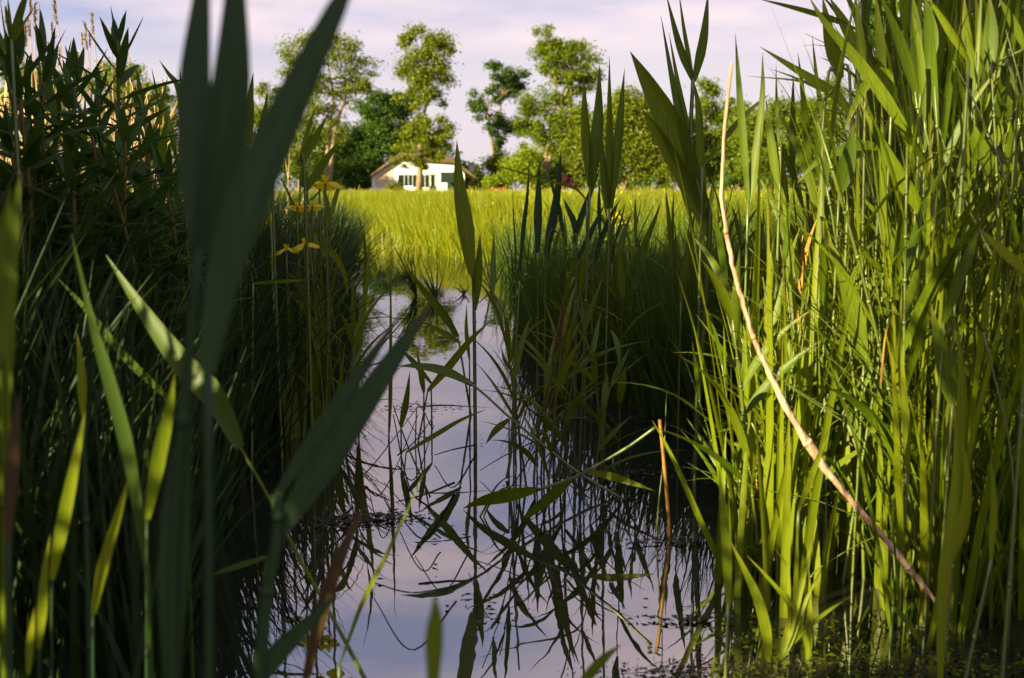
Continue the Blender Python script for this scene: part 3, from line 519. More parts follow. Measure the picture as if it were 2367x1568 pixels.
# right bank and the middle clump
x, y = scatter(13000, 2.7, 8.6, lambda y: np.interp(y, [2.7, 3.3, 4.0, 5, 6, 8.6], [.46, .24, .08, .02, .0, -.1]), lambda y: np.interp(y, [2.7, 3.6, 6, 8.6], [.95, 1.3, 1.7, 2.2]), 1.3)
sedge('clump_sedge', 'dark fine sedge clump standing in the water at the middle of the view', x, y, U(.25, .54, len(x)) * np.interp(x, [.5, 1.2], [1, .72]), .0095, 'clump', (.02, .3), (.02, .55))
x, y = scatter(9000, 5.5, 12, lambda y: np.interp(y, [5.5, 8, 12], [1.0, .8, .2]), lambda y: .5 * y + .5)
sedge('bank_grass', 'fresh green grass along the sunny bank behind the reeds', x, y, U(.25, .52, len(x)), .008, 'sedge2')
x, y = scatter(5200, 1.5, 5.5, lambda y: XRf(y) - .14, lambda y: .5 * y + .5, 1.2)
sedge('undergrowth_grass', 'thin green grass blades between the reeds of the sunny bank', x, y, U(.2, .7, len(x)), .006, 'sedge2', (.02, .5), (0, .9))
x, y = scatter(2600, 1.8, 5, lambda y: XRf(y) - .1, lambda y: .5 * y + .5, 1.2)
sedge('dead_litter', 'tangle of dead straw between the reed feet', x, y, U(.15, .5, len(x)), .005, 'straw', (.2, 1.4), (0, .6))
x, y = 9 * (42 / 9) ** U(0, 1, 22000), None
y = x.copy(); x = XRf(y) + np.where(y > 11, U(-.12, 1.1, len(y)), U(-.12, .35, len(y)))
sedge('bank_edge_grass', 'ragged grass fringe hanging over the far bank of the ditch', x, y, U(.30, .48, len(y)) * np.interp(y, [9, 13], [.6, 1]), .010, 'meadow', (.02, .35), (.0, .5), wind=-math.pi / 2, cat='grass')
y = 9.5 * (20 / 9.5) ** U(0, 1, 1600); x = XLf(y) + (XRf(y) - XLf(y)) * U(0, 1, 1600)
sedge('reflection_cover_grass', 'bright low grass added at the far end of the ditch to hide the dark reflection', x, y, U(.08, .26, 1600), .011, 'meadow', (.02, .5), (.0, .6), z=np.zeros(1600), cat='grass')  # added over the water to cover the dark tree reflection
# reed thickets
x, y = scatter(420, 2.6, 6.5, lambda y: np.maximum(XRf(y) + .05, .30 * y), lambda y: .52 * y + .9)
mass('reed_thicket', 'deep reed bed massed behind the sunny reeds on the right bank', x, y, np.interp(x / y, [.22, .28, .31, .36, .5], [.42, .55, .85, 1.35, 1.6]) * U(.75, 1.1, len(x)), 7, 'reed', 'reedstem')
x, y = scatter(260, 1.9, 5.5, lambda y: XLf(y) - 1.9 - .12 * y, lambda y: XLf(y) - .25)
mass('shaded_thicket', 'dark reed growth massed on the shaded left bank', x, y, U(.42, .72, len(x)), 6, 'reed', 'reedstem')
x, y = scatter(260, 4.6, 6.6, lambda y: -.50 * y, lambda y: -.30 * y)
mass('dead_reed_bed', 'pale dead reeds lit by the sun behind the left bank', x, y, U(.65, 1.02, len(x)), 3, 'straw', 'straw', cat='dead reeds', lean=(0, .12), lw=.012)
x, y = scatter(16, 5.8, 6.8, lambda y: -.25 * y, lambda y: -.17 * y)
mass('dead_reed_bed', 'thin pale dead reeds at the far end of the left bank', x, y, U(.5, .8, len(x)), 3, 'straw', 'straw', cat='dead reeds', lean=(0, .12), lw=.010)
x, y = scatter(150, 1.9, 3.4, lambda y: np.maximum(XRf(y) - .1, .21 * y), lambda y: .50 * y + .2)
mass('reed_growth', 'finer reed growth filling the gaps of the sunny bed', x, y, .85 * np.interp(x / y, [.22, .28, .31, .36, .5], [.42, .55, .8, 1.1, 1.25]) * U(.7, 1.05, len(x)), 8, 'reed', 'reedstem', lw=.014, droop=(.05, .5))
x, y = scatter(520, 1.6, 3.0, lambda y: np.maximum(XRf(y) - .16, .2 * y), lambda y: .48 * y)
sedge('fine_grass_stalks', 'fine yellow green grass stalks standing through the sunny bed', x, y, U(.4, 1.0, len(x)), .0055, 'lime', (.02, .35), (0, .4), K=6)
# tall reeds added left of the frame, placed to throw shade over the ditch
def offbed(n, x0, x1, y0, y1, h0, h1, lab):
    x, y = U(x0, x1, n), U(y0, y1, n); mass('shade_reeds', lab, x, y, U(h0, h1, n), 9, 'reed', 'reedstem', lw=.030, z=np.full(n, .05))
def band(n, x0, x1, b0, b1, h0, h1, lab):
    """a strip of the bed running along the sun's direction"""
    x = U(x0, x1, n); y = U(b0, b1, n) + .84 * x
    mass('shade_reeds', lab, x, y, U(h0, h1, n), 9, 'reed', 'reedstem', lw=.030, z=np.full(n, .05))
band(190, -1.25, -.80, .60, .77, 1.3, 1.5, 'unseen tall reeds added to shade the near left blades')
band(330, -1.85, -1.25, 1.93, 3.2, 1.55, 1.85, 'unseen tallest reeds added to shade the left bank and ditch')
band(300, -2.6, -1.9, 2.9, 5.2, 1.6, 1.9, 'unseen tall reeds added to shade the middle clump')
band(80, -1.25, -.90, 1.28, 1.52, .54, .63, 'unseen knee high reeds added to shade the jointed reed leaf')
# unseen tree added behind the camera, its crown shaped to shade the reed tops
tb = np.array([-8.7, -9.7, .1]); t = thing('added_shade_tree', tb, 'unseen leafy tree added behind the camera to shade the reed tops', 'tree'); mb = MB(); mb.tube(spline([tb, tb + [.1, 0, 3.2], tb + [0, .1, 7.5]], 12), np.linspace(.22, .08, 12), 8)
lat = np.array([-.643, .766, 0]); cen = [tb + lat * s_ + [0, 0, z_] for s_ in (2.45, 3.0, 3.55) for z_ in (6.75, 8.2, 9.8)]
for c_ in cen: mb.tube(spline([tb + [.05, 0, 6.4], (tb + c_) / 2 + [0, 0, 3.9], c_], 7), np.linspace(.07, .02, 7), 5)
mb.build('trunk', M['bark'], t, tb)
C = np.vstack([c_ + rng.normal(size=(900, 3)) * [.42, .42, .40] for c_ in cen]); n = len(C); C = C[C[:, 2] > 5.95]; n = len(C); a_ = nrm(rng.normal(size=(n, 3))); b_ = nrm(np.cross(a_, rng.normal(size=(n, 3)))); c2 = np.cross(a_, b_); s_ = U(.06, .11, n)[:, None]
gridmesh('crown', np.stack([np.stack([C - b_ * s_, C + c2 * s_ * .5], 1), np.stack([C - c2 * s_ * .5, C + b_ * s_], 1)], 1), n, 2, M['crown_mid'], t, tb, smooth=False)
# floating weed, scum lines and litter on the water
def flecks(patches, s0, s1):
    C = []
    for (px, py, rx, ry, n) in patches:
        q = rng.normal(size=(n, 2)); 
        for a_, b_ in q: C.append(onplane(px + a_ * rx, py + b_ * ry, .004))
    C = np.array(C); n = len(C); C[:, 2] = U(.002, .006, n); a = U(0, 6.3, n); s = U(s0, s1, n)
    e1 = np.stack([np.cos(a), np.sin(a), 0 * a], -1) * s[:, None]; e2 = np.stack([-np.sin(a), np.cos(a), 0 * a], -1) * (s * U(.15, .7, n))[:, None]
    zz = np.array([0, 0, .002]); return np.stack([np.stack([C - e1, C + e2 + zz], 1), np.stack([C - e2 + zz, C + e1], 1)], 1)
V = flecks([(870, 1195, 55, 7, 260), (790, 1200, 35, 8, 150), (1400, 1095, 70, 6, 170), (1080, 690, 70, 4, 200), (1000, 640, 90, 5, 200), (1180, 700, 60, 4, 160), (880, 655, 60, 6, 150), (930, 775, 70, 3, 100), (1480, 960, 90, 12, 260), (1320, 960, 50, 4, 90), (1540, 1250, 60, 5, 60), (1580, 1430, 50, 4, 60), (950, 940, 60, 5, 70), (1250, 1180, 300, 160, 60), (1130, 1400, 60, 30, 30), (1620, 930, 60, 14, 150), (1000, 590, 70, 6, 160), (800, 760, 40, 10, 90)], .002, .009)
tag(gridmesh('floating_scum', V, len(V), 2, M['mud'], smooth=False), 'dark scum and plant litter floating in lines on the water', 'scum', kind='stuff')
V = flecks([(1720, 1545, 160, 12, 420), (2000, 1550, 220, 16, 620), (2250, 1520, 120, 30, 300), (1950, 1470, 160, 30, 120), (1560, 1555, 60, 6, 120)], .0015, .0052)
tag(gridmesh('duckweed', V, len(V), 2, M['mud'], smooth=False), 'floating duckweed and moss mat at the near foot of the sunny reeds', 'duckweed', kind='stuff')
V = flecks([(1950, 1480, 200, 40, 140), (2150, 1540, 150, 20, 90)], .003, .008)
tag(gridmesh('yellow_weed', V, len(V), 2, M['lime'], smooth=False), 'bright yellow green specks of weed in the reed shade', 'weed', kind='stuff')

# ================================================================== SCATTERED REEDS, each its own thing
green = [proto_reed(1.0, 7 + i % 3, 11 + i, lw=.013 + .003 * (i % 3), droop=(.1, .6) if i % 2 else (.3, 1.2)) for i in range(7)]
brown = [proto_reed(1.0, 5, 40 + i, smat='brownstem', lw=.02, lean=(.01, .06)) for i in range(3)]
def strew(n, d0, d1, u0, u1, topf, label, group, protos, j=.12, tilt=.10):
    for i in range(n):
        d = d0 + (d1 - d0) * random.random() ** 1.2; px = random.uniform(u0, u1); x = (px - 1183.5) / FPX * d
        h = max(.28, .84 * at(px, topf(px) + random.gauss(0, 70), d)[2]); s = random.uniform(.85, 1.1) * min(1.0, .55 + h * .45)
        put(random.choice(protos), (x, d, max(-.05, min(.03, float(gz(x, d)))) - .03), random.uniform(0, 6.3), (s, h), label, 'reed', group, (random.uniform(-tilt, tilt), random.uniform(-tilt, tilt)))
tops = lambda px: np.interp(px, [1640, 1760, 1900, 1960, 2060, 2367], [600, 480, 390, 170, -40, -110])
strew(40, 1.7, 3.3, 1690, 1940, tops, 'green reed in the lower sunny stand around the pale leaning cane', 'reeds of the lower stand by the leaning cane', green)
strew(46, 1.65, 3.2, 1940, 2180, tops, 'tall green reed in the dense bed under the dark conifer', 'tall reeds of the dense bed under the conifer', green)
strew(40, 1.6, 3.0, 2180, 2440, tops, 'tall green reed in the dense bed at the picture edge beyond the conifer', 'tall reeds of the bed at the picture edge', green)
mid = lambda px: np.interp(px, [1180, 1260, 1400, 1560, 1700], [640, 520, 440, 420, 430])
strew(28, 3.0, 6.0, 1225, 1650, mid, 'dark reed in the shaded clump in the middle of the water', 'reeds of the shaded middle clump', green)
strew(12, 3.2, 5.0, 1560, 1780, lambda p: 400, 'half lit reed between the middle clump and the leaning cane', 'reeds between clump and cane', green)
for i, px in enumerate([1206, 1222, 1233, 1249, 1262, 1276, 1291, 1306, 1374, 1392, 1402, 1431]):
    c = onplane(px, 1090 + (i * 37) % 50, 0); h = at(px, 560 + (i * 97) % 260, c[1])[2]
    put(brown[i % 3], (c[0], c[1], -.04), i * 1.3, (.75, h), 'thin brown stemmed reed rising from the open water', 'reed', 'brown stemmed reeds in open water', (random.uniform(-.06, .06), random.uniform(-.05, .09)))
left = lambda px: np.interp(px, [-40, 300, 560, 700, 790, 830], [240, 260, 280, 360, 480, 560])
strew(15, 2.0, 4.0, 0, 560, lambda p: left(p) + 110, 'dark reed among the willowherb on the shaded left bank', 'dark reeds among the willowherb', green)
strew(16, 2.6, 4.6, 560, 800, left, 'dark reed at the water edge of the shaded left bank', 'dark reeds along the left water edge', green)
# sword leaved flags between the sunny reeds, each clump a thing
def flag_clump(x, y, h, label, group):
    n = random.randint(4, 7); b = np.stack([x + rng.normal(size=n) * .03, y + rng.normal(size=n) * .03, np.full(n, max(-.04, min(.03, float(gz(x, y)))) - .02)], -1)
    V = blades(b, h * U(.6, 1.05, n), U(.008, .016, n), U(0, 6.3, n), U(.01, .16, n), U(0, .28, n), rng.normal(size=n) * .5, K=8, prof=lambda t: np.interp(t, [0, .15, .45, .75, 1], [.75, 1, .95, .6, .03]), thick=3)
    o = gridmesh('flag_clump', V - [x, y, 0], n, 3, M['lime']); o.location = (x, y, 0); return tag(o, label, 'water plant', group)
for i in range(46):
    d = 1.5 + .75 * random.random(); px = random.uniform(1720, 2420); x = (px - 1183.5) / FPX * d
    flag_clump(x, d, random.uniform(.38, .8), 'sunlit clump of upright flag leaves among the reeds right of the cane foot' if px > 1950 else 'sunlit clump of upright flag leaves among the reeds around the cane', 'flag clumps beyond the cane foot' if px > 1950 else 'flag clumps around the cane')
for i in range(18):
    d = random.uniform(4.4, 6.6); px = random.uniform(1390, 1670); x = (px - 1183.5) / FPX * d
    flag_clump(x, d, random.uniform(.38, .6), 'half sunlit flag clump standing behind the dark clump sedge before the meadow', 'flag clumps behind the middle clump')
dry = [proto_reed(1.0, 4, 60 + i, mat='orange', smat='orange', lw=.012, lean=(.02, .2)) for i in range(2)]
for i in range(7):
    d = random.uniform(2.0, 3.2); px = random.uniform(1700, 2380); x = (px - 1183.5) / FPX * d
    put(dry[i % 2], (x, d, -.06), random.uniform(0, 6.3), (.8, random.uniform(.35, .75)), 'dry straw coloured reed standing among the green ones of the sunny bed', 'dead reed', 'dry reeds in the sunny bed', (random.uniform(-.15, .15), random.uniform(-.2, .2))).name = 'dead_reed'
drop_protos(green + brown + dry)
# ================================================================== HERO PLANTS, one by one
# ---- near the lens, left
hero('big blurred dark reed with two broad upright blades close to the lens', .53, [(0, [(545, -200), (540, 0), (528, 200), (500, 400), (464, 575)], 108), (0, [(478, -170), (466, 0), (452, 180), (450, 380), (458, 570)], 80), (0, [(446, 880), (420, 1050), (404, 1300), (398, 1600)], 74)], sw=32, foot=at(396, 2300, .55), mat='shade_leaf', smat='shade_leaf')
hero('broad blurred dark blade slanting up across the sky', .51, [(0, [(835, -90), (790, 0), (700, 190), (605, 400), (530, 600), (480, 860)], 104)], sw=30, foot=at(430, 2300, .53), mat='shade_leaf', smat='shade_leaf')
hero('teal reed with two long blurred leaves reaching over the water', .82, [(0, [(1008, 682), (930, 800), (830, 950), (725, 1110), (640, 1240)], 74), (0, [(935, 712), (835, 860), (745, 990), (640, 1145)], 44), (0, [(785, 1368), (712, 1440), (640, 1510), (600, 1580)], 52)], sw=36, foot=at(560, 2000, .84), mat='shade_leaf', smat='shade_leaf')
t = hero('jointed green reed bending down across the dark bank towards the water', 1.12, [(0, [(245, 590), (330, 715), (420, 835), (500, 920), (556, 1035)], 62, 1.2), (0, [(480, 1332), (540, 1312), (625, 1285)], 15)], 'clump', stem=False)
stalk('jointed green stalk with yellow nodes creeping down to the water', 0, [(556, 1035), (625, 1158), (692, 1290), (775, 1440), (870, 1620)], 12, 1.12, 1.05, 'reed', 'reed_stalk', 'reed')
hero('withered brown blade rising from the near water edge', .9, [(0, [(842, 1165), (815, 1222), (775, 1312), (738, 1430), (700, 1600)], 38)], 'brown', sw=26, smat='brown', foot=at(690, 1900, .9))
hero('short blurred blade tip standing in front of the open water', .55, [(0, [(1004, 1372), (1007, 1420), (1004, 1480), (1000, 1620)], 44)], sw=24, foot=at(996, 2500, .56))
hero('blurred leaf tip poking up from the bottom edge under the water reeds', .85, [(0, [(1436, 1490), (1390, 1530), (1330, 1600)], 28)], foot=at(1290, 1900, .87))
hero('thin bent grey green blade crossing the sky reflection', 1.05, [(0, [(985, 1080), (935, 1195), (885, 1300), (835, 1400), (785, 1540)], 12)], foot=at(780, 1750, 1.05))
hero('dull green blurred blade bending over at the far left', .92, [(0, [(165, 540), (212, 740), (250, 870), (300, 1060), (340, 1320)], 34)], 'clump', smat='clump', sw=18, foot=at(360, 1900, .92))
hero('pale crossing blade in the dark bank below the willowherb', 1.3, [(0, [(130, 640), (200, 715), (300, 835), (425, 950)], 22)], 'clump', smat='clump', foot=at(440, 1500, 1.32))
hero('yellow green blade catching the sun beside the big blurred reed', .86, [(0, [(404, 862), (390, 950), (366, 1060), (340, 1200)], 36)], 'lime', foot=at(320, 2000, .87), smat='shade_leaf', sw=9)  # sunlight is partly put into these blades' yellow green colour
hero('yellow green blade catching the sun low in the dark left bank', .86, [(0, [(197, 950), (176, 1060), (146, 1210), (120, 1340)], 32)], 'lime', foot=at(100, 2000, .87), smat='shade_leaf', sw=9)
hero('sunlit blade between the two yellow blades of the dark bank', .86, [(0, [(300, 1095), (270, 1200), (238, 1305), (215, 1420)], 28)], 'lime', foot=at(205, 2000, .87), smat='shade_leaf', sw=9)
hero('small sunlit blade at the lower left edge of the dark bank', .86, [(0, [(116, 1235), (104, 1320), (98, 1410), (90, 1500)], 24), (0, [(80, 1400), (72, 1470), (66, 1560)], 20)], 'lime', foot=at(88, 2000, .87), smat='shade_leaf', sw=9)
hero('slim lit blade standing in the dark bank under the dull blade', 1.05, [(0, [(178, 770), (188, 860), (192, 960)], 22)], 'lime', smat='shade_leaf', foot=at(196, 1500, 1.06))
hero('blurred brown blade at the extreme left edge', .7, [(0, [(48, 905), (36, 980), (26, 1100), (18, 1250)], 32)], 'brown', sw=20, smat='shade_leaf', foot=at(5, 2200, .7))
hero('blurred green blade at the extreme left edge', .72, [(0, [(50, 380), (34, 520), (18, 760), (8, 1100)], 38), (0, [(24, 430), (8, 560), (-8, 760)], 36)], sw=20, foot=at(-5, 2200, .74))
hero('reed with one level bright leaf in the dark bank', 2.3, [(0, [(735, 646), (660, 650), (585, 655)], 9)], foot=at(575, 1000, 2.3))
hero('reed with an arching leaf at the shaded bank edge', 2.9, [(0, [(806, 690), (795, 630), (770, 585), (730, 566)], 16)], foot=at(715, 900, 2.95))
# ---- left bank against the sky
hero('tall dark reed at the upper left with a fan of broad blades', 1.7, [(11, [(400, -160), (310, 0), (225, 250), (130, 560)], 105), (11, [(475, 35), (330, 260), (180, 520)], 34), (11, [(95, -60), (120, 220), (140, 500)], 46), (11, [(0, -30), (40, 260), (90, 580)], 24), (11, [(-90, 250), (0, 480), (70, 700)], 70)], sw=11)
hero('single needle thin dark blade against the pale sky', 2.0, [(11, [(503, 35), (508, 320), (492, 740)], 24)])
hero('dark sword leaved reed right of the willowherb crowns', 2.3, [(11, [(2030, 765), (2150, 940), (2265, 1100), (2310, 1460)], 70), (11, [(2295, 865), (2312, 1150), (2320, 1500)], 48), (11, [(2345, 980), (2350, 1250), (2340, 1560)], 40)])
hero('dark reed with four upright blades beneath the lit dead reeds', 2.35, [(11, [(1735, 850), (1785, 1130), (1850, 1560)], 70), (11, [(2142, 975), (2085, 1230), (2005, 1560)], 42), (11, [(1935, 860), (1990, 1140), (2045, 1450)], 34), (11, [(2005, 1440), (1850, 1372), (1690, 1345), (1520, 1430)], 58)])
hero('dark upright reed just right of the big blurred blades', 2.5, [(2, [(1722, 495), (1695, 690), (1650, 960), (1612, 1150)], 82), (2, [(1820, 612), (1792, 800), (1735, 1040)], 50), (2, [(1728, 665), (1712, 850), (1680, 1080)], 30)])
hero('dark reed leaning right under the slanting blurred blade', 2.4, [(2, [(2232, 775), (2130, 960), (2025, 1130)], 58), (2, [(2308, 955), (2200, 1110), (2075, 1300)], 62), (2, [(2140, 730), (2090, 900), (2040, 1080)], 32)])
hero('reed topped by a green pointed bud near the slanting blade', 2.5, [(2, [(1966, 600), (1955, 650), (1940, 700)], 24, None, 'lime', PROF_LANCE), (2, [(1920, 640), (1890, 820), (1850, 1000)], 26)])
WH = [(271, 88, 2.1, 'tallest willowherb plant standing clear against the sky'), (103, 128, 2.0, 'willowherb with three upright tip leaves below the dead plumes'), (36, 118, 1.8, 'thick leafy willowherb at the very left edge of the bank'), (172, 172, 2.3, 'short willowherb just left of the tallest one'), (345, 330, 2.2, 'willowherb with long arching leaves under the lit dead reeds')]
for px, py, d, lab in WH: willowherb(px, py, d, lab, s=1.25)
for px, py, d in [(228, 205, 2.5), (150, 165, 2.6), (60, 200, 2.2), (318, 262, 2.5), (130, 250, 2.1), (208, 290, 2.0), (290, 300, 1.9), (20, 300, 1.8), (250, 380, 1.9), (90, 340, 1.9), (170, 390, 1.8), (380, 400, 2.1), (330, 480, 2.0)]:
    willowherb(px, py, d, 'dark willowherb in the leafy crowd of the left bank', 'leafy crowd of willowherb', 1.15)
PL = [(127, -2, 62, 'tall dark reed plume against the sky'), (118, 56, 28, 'short drooping dark plume beside the tallest one'), (68, -8, 44, 'plume partly cut by the top edge behind the reed fan'), (11, 18, 40, 'purplish plume at the far left behind the reed fan'), (78, 14, 56, 'long feathery plume right of the reed fan'), (57, 64, 44, 'brown plume between two others below the reed fan'), (66, 46, 42, 'brown plume close behind the reed fan'), (199, 60, 56, 'upright dark plume left of the tallest willowherb'), (215, 38, 42, 'thin plume curling at its tip'), (206, 82, 28, 'small plume between two upright ones'), (294, 78, 24, 'thin dark plume right of the tallest willowherb'), (138, 116, 40, 'leaning loose plume over the willowherb tips')]
for i, (px, py, ln, lab) in enumerate(PL): plume_reed(px, py, ln, 4.6 + .25 * (i % 4), lab, lean=.12 if 'leaning' in lab else U(-.05, .05))
for px, py, ln, lab in [(188, 78, 28, 'small orange sunlit plume against the sky'), (110, 100, 18, 'tiny orange tuft beside the leaning plume'), (256, 68, 20, 'pale orange plume above the tallest willowherb'), (178, 124, 40, 'straw coloured plume low between the willowherbs'), (235, 140, 30, 'bent straw plume behind the tallest willowherb'), (375, 190, 40, 'straw plume before the yellow green tree top')]:
    plume_reed(px, py, ln, 4.8, lab, 'straw', lean=-.1 if 'bent' in lab else .02)
for px, py, d, r, lab in [(752, 424, 2.7, 17, 'largest yellow iris flower, at the top of the bank edge'), (738, 436, 2.9, 12, 'yellow iris flower half behind a dark blade'), (722, 478, 2.8, 12, 'yellow iris flower beside a dark leaning blade'), (687, 478, 2.8, 12, 'ragged yellow iris flower deep in the dark bank'), (662, 578, 2.7, 12, 'lowest yellow iris flower with a long hanging petal'), (705, 566, 2.7, 14, 'wide open yellow iris flower low over the bank edge')]:
    iris(px, py, d, r * 1.25, lab)
for px, py, lab in [(627, 512, 'closed yellow iris bud high in the dark bank'), (629, 600, 'slim closed yellow iris bud lower in the dark bank')]:
    c = at(px, py, 2.7); f = np.array([c[0], 2.72, float(gz(c[0], 2.72))]); t = thing('iris_bud', f, lab, 'flower bud', 'iris buds'); mb = MB(); mb.tube([f, c], .003, 5); mb.build('stem', M['reedstem'], t, f)
    V = blades(np.repeat(c[None], 3, 0) - [0, 0, .02], np.full(3, .042), .010, np.arange(3) * 2.1, .1, -.15, 0, K=5, prof=PROF_LANCE, thick=3); gridmesh('petals', V, 3, 3, M['petal'], t, f)
for px, py, lab in [(1424, 500, 'yellow iris in front of the meadow behind the dark sword blades'), (1446, 517, 'yellow iris just lower in the grass behind the dark blades'), (1414, 548, 'small yellow iris low between the dark blades'), (1450, 566, 'narrow yellow iris standing in the green bank grass')]:
    iris(px, py, 6.2, 9, lab, 'yellow irises behind the middle clump', False)
# ---- middle of the water
hero('slender water reed with two long dark blades folded upright, alone before the meadow', 2.63, [(0, [(1056, 325), (1060, 420), (1075, 525), (1090, 634)], 40), (0, [(1110, 540), (1105, 620), (1096, 718)], 24)], sw=9, foot=onplane(1100, 1036))
hero('dark water reed with a pair of tall upright blades before the round tree', 2.4, [(0, [(1349, 170), (1354, 300), (1364, 432)], 24), (0, [(1386, 150), (1382, 290), (1366, 436)], 30)], foot=onplane(1325, 1094), sw=7)
hero('dark water reed with three spear blades gathered to a point below the sky', 2.35, [(1, [(1926, 385), (1930, 950), (1926, 1420)], 64), (1, [(2030, 470), (1992, 900), (1936, 1425)], 66), (1, [(1858, 780), (1888, 1180), (1922, 1430)], 56)], foot=onplane(1388, 1098), sw=7)
CL = [('dark clump reed with the tallest pointed blade of the shaded clump', 3.3, [([(866, 40), (846, 300), (815, 580), (760, 860), (720, 1100)], 92), ([(735, 230), (780, 420), (845, 640), (880, 860)], 46)]),
      ('dark clump reed with one straight sword blade left of the tallest', 3.35, [([(656, 150), (646, 450), (640, 720), (640, 1050)], 82)]),
      ('dark clump reed with a slim curved blade at the water side', 3.4, [([(556, 150), (542, 480), (505, 800), (465, 1250)], 44), ([(395, 410), (410, 740), (425, 1000), (430, 1400)], 20)]),
      ('dark clump reed with a short broad hooked blade', 3.3, [([(880, 515), (930, 635), (985, 760), (1000, 900)], 62)]),
      ('dark clump reed leaning right with a blade touching the spear reed', 3.2, [([(1242, 225), (1150, 450), (1040, 745), (980, 950)], 68), ([(1290, 565), (1200, 740), (1100, 950), (1010, 1120)], 62)]),
      ('dark clump reed with an upright blade beneath the spear reed', 3.25, [([(1226, 340), (1225, 600), (1232, 900)], 42), ([(1432, 525), (1335, 700), (1235, 950), (1170, 1200)], 58)]),
      ('dark reed with a thin blade leaning before the yellow irises', 3.3, [([(1482, 545), (1432, 760), (1372, 970), (1350, 1150)], 36)]),
      ('half lit reed with a green blade leaning right before the meadow', 3.2, [([(1822, 555), (1742, 780), (1652, 1000), (1600, 1150)], 70), ([(1570, 490), (1572, 700), (1580, 980)], 36)]),
      ('half lit reed with two upright blades beneath the big dark fan', 3.1, [([(1858, 410), (1890, 700), (1920, 1000), (1945, 1180)], 58), ([(1942, 440), (1932, 700), (1935, 980)], 30)]),
      ('green reed with one broad lit blade under the big dark fan', 2.7, [([(2135, 710), (2095, 950), (2035, 1300), (2010, 1520)], 74)])]
for lab, d, lv in CL: hero(lab, d, [(10, p, w_) for p, w_ in lv], 'reed' if 'lit' in lab else 'shade_leaf')  # unlit clump reeds get the leaf colour with shade painted in
hero('dark reed with a long level leaf pointing at the farmhouse', 3.0, [(10, [(-20, 140), (400, 258), (800, 372), (1000, 432), (1110, 550)], 30)])
hero('big dark fan reed standing tall in the middle with narrow sky blades', 2.35, [(3, [(35, 100), (100, 470), (160, 760), (235, 1080), (300, 1340)], 66), (3, [(68, -40), (150, 280), (240, 520)], 50), (3, [(148, -60), (188, 230), (240, 500)], 30), (3, [(338, -60), (305, 240), (245, 520)], 66), (3, [(240, 500), (275, 700), (290, 1080), (320, 1380)], 62), (3, [(-160, 330), (-30, 560), (130, 870), (335, 1390)], 165), (3, [(-90, 690), (0, 830), (190, 1150), (345, 1510)], 105), (3, [(85, 200), (150, 560), (230, 900)], 34)], foot=onplane(1585, 1090), sw=12)
# fallen, bent and criss crossing reeds over the open water
WG = None
stalk('long broken reed stalk lying slanted over the sky reflection', 0, [(963, 846), (1030, 868), (1095, 892), (1180, 967), (1264, 1035), (1345, 1098), (1452, 1160)], 7, 2.35, 2.18, 'reedstem', 'broken_reed', 'reed', taper=.8)
hero('floating leaf pointing left from the slanted broken stalk', 2.3, [(5, [(640, 1052), (760, 1052), (920, 1085), (1085, 1165)], 60)], stem=False, name='reed_leaf', cat='leaf')
hero('drooping dark reed leaf above the narrow sky gap of the ditch', 3.0, [(5, [(690, 470), (790, 610), (900, 740), (990, 880)], 56), (5, [(765, 785), (880, 845), (1005, 918)], 34)], foot=onplane(1143, 956), sw=6)
hero('bent leaf crossing the middle of the sky reflection', 2.6, [(5, [(1172, 795), (1060, 900), (930, 1060), (815, 1195)], 50)], foot=onplane(920, 1010), sw=5)
hero('low leaf reaching right over the bright water', 2.3, [(5, [(1155, 1300), (1010, 1362), (860, 1450), (690, 1550)], 32)], foot=onplane(900, 1105), sw=5)
hero('thread thin level blade over the water', 2.6, [(5, [(1200, 1292), (900, 1278), (750, 1290)], 11)], foot=onplane(950, 985), sw=4)
UP = [('small upright leaf left of the bent leaf', 2.6, [(712, 1080), (692, 1250), (660, 1400)], 42), ('narrow upright leaf beside the slender water reed', 2.8, [(1040, 690), (1038, 850), (1056, 1015)], 26), ('short dark upright leaf near the left water edge', 2.8, [(752, 960), (772, 1090), (792, 1205)], 38), ('small hanging leaf right of the slender water reed', 2.5, [(1240, 940), (1262, 1020), (1312, 1085)], 26), ('dark bent leaf in the shaded water near the bank', 2.9, [(655, 955), (720, 1015), (835, 1150)], 34), ('tiny hooked leaf over the bright water', 2.35, [(1148, 1505), (1205, 1425), (1285, 1358)], 42)]
for lab, d, p, w_ in UP: hero(lab, d, [(5, p, w_)], foot=None, sw=5)
hero('dark sword reed standing at the left water edge', 3.0, [(5, [(484, 290), (455, 600), (415, 900), (402, 1160)], 46), (5, [(375, 480), (392, 880), (412, 1150)], 42)])
hero('straight dark reed stalk leaf right of the left water edge', 2.7, [(5, [(600, 390), (600, 800), (598, 1200), (590, 1450)], 26)])
for lab, bx, tips in [('dark sedge tuft leaning left in the ditch', (930, 1150), [(610, 465), (720, 560), (685, 590), (640, 640), (860, 555), (560, 700), (800, 560)]), ('dark sedge tuft beside the leaning one in the ditch', (1150, 1185), [(875, 740), (968, 680), (1040, 700), (1165, 720), (900, 830), (1260, 830), (1000, 760)]), ('small dark tuft on the floating litter', (1480, 1130), [(1315, 1030), (1395, 990), (1470, 1060), (1540, 1020)]), ('spiky dark tuft at the edge of the middle clump', (1800, 1080), [(1640, 400), (1620, 420), (1760, 640), (1870, 330), (2040, 370), (2130, 420), (1980, 600), (1560, 880)])]:
    c = onplane(*px_of(12, bx)); hero(lab, c[1], [(12, [tp, ((tp[0] + bx[0]) / 2 + 15, (tp[1] + bx[1]) / 2 - 10), bx], 22, None, 'sedge', PROF_GRASS) for tp in tips], stem=False, name='sedge_tuft', cat='sedge', foot=c)
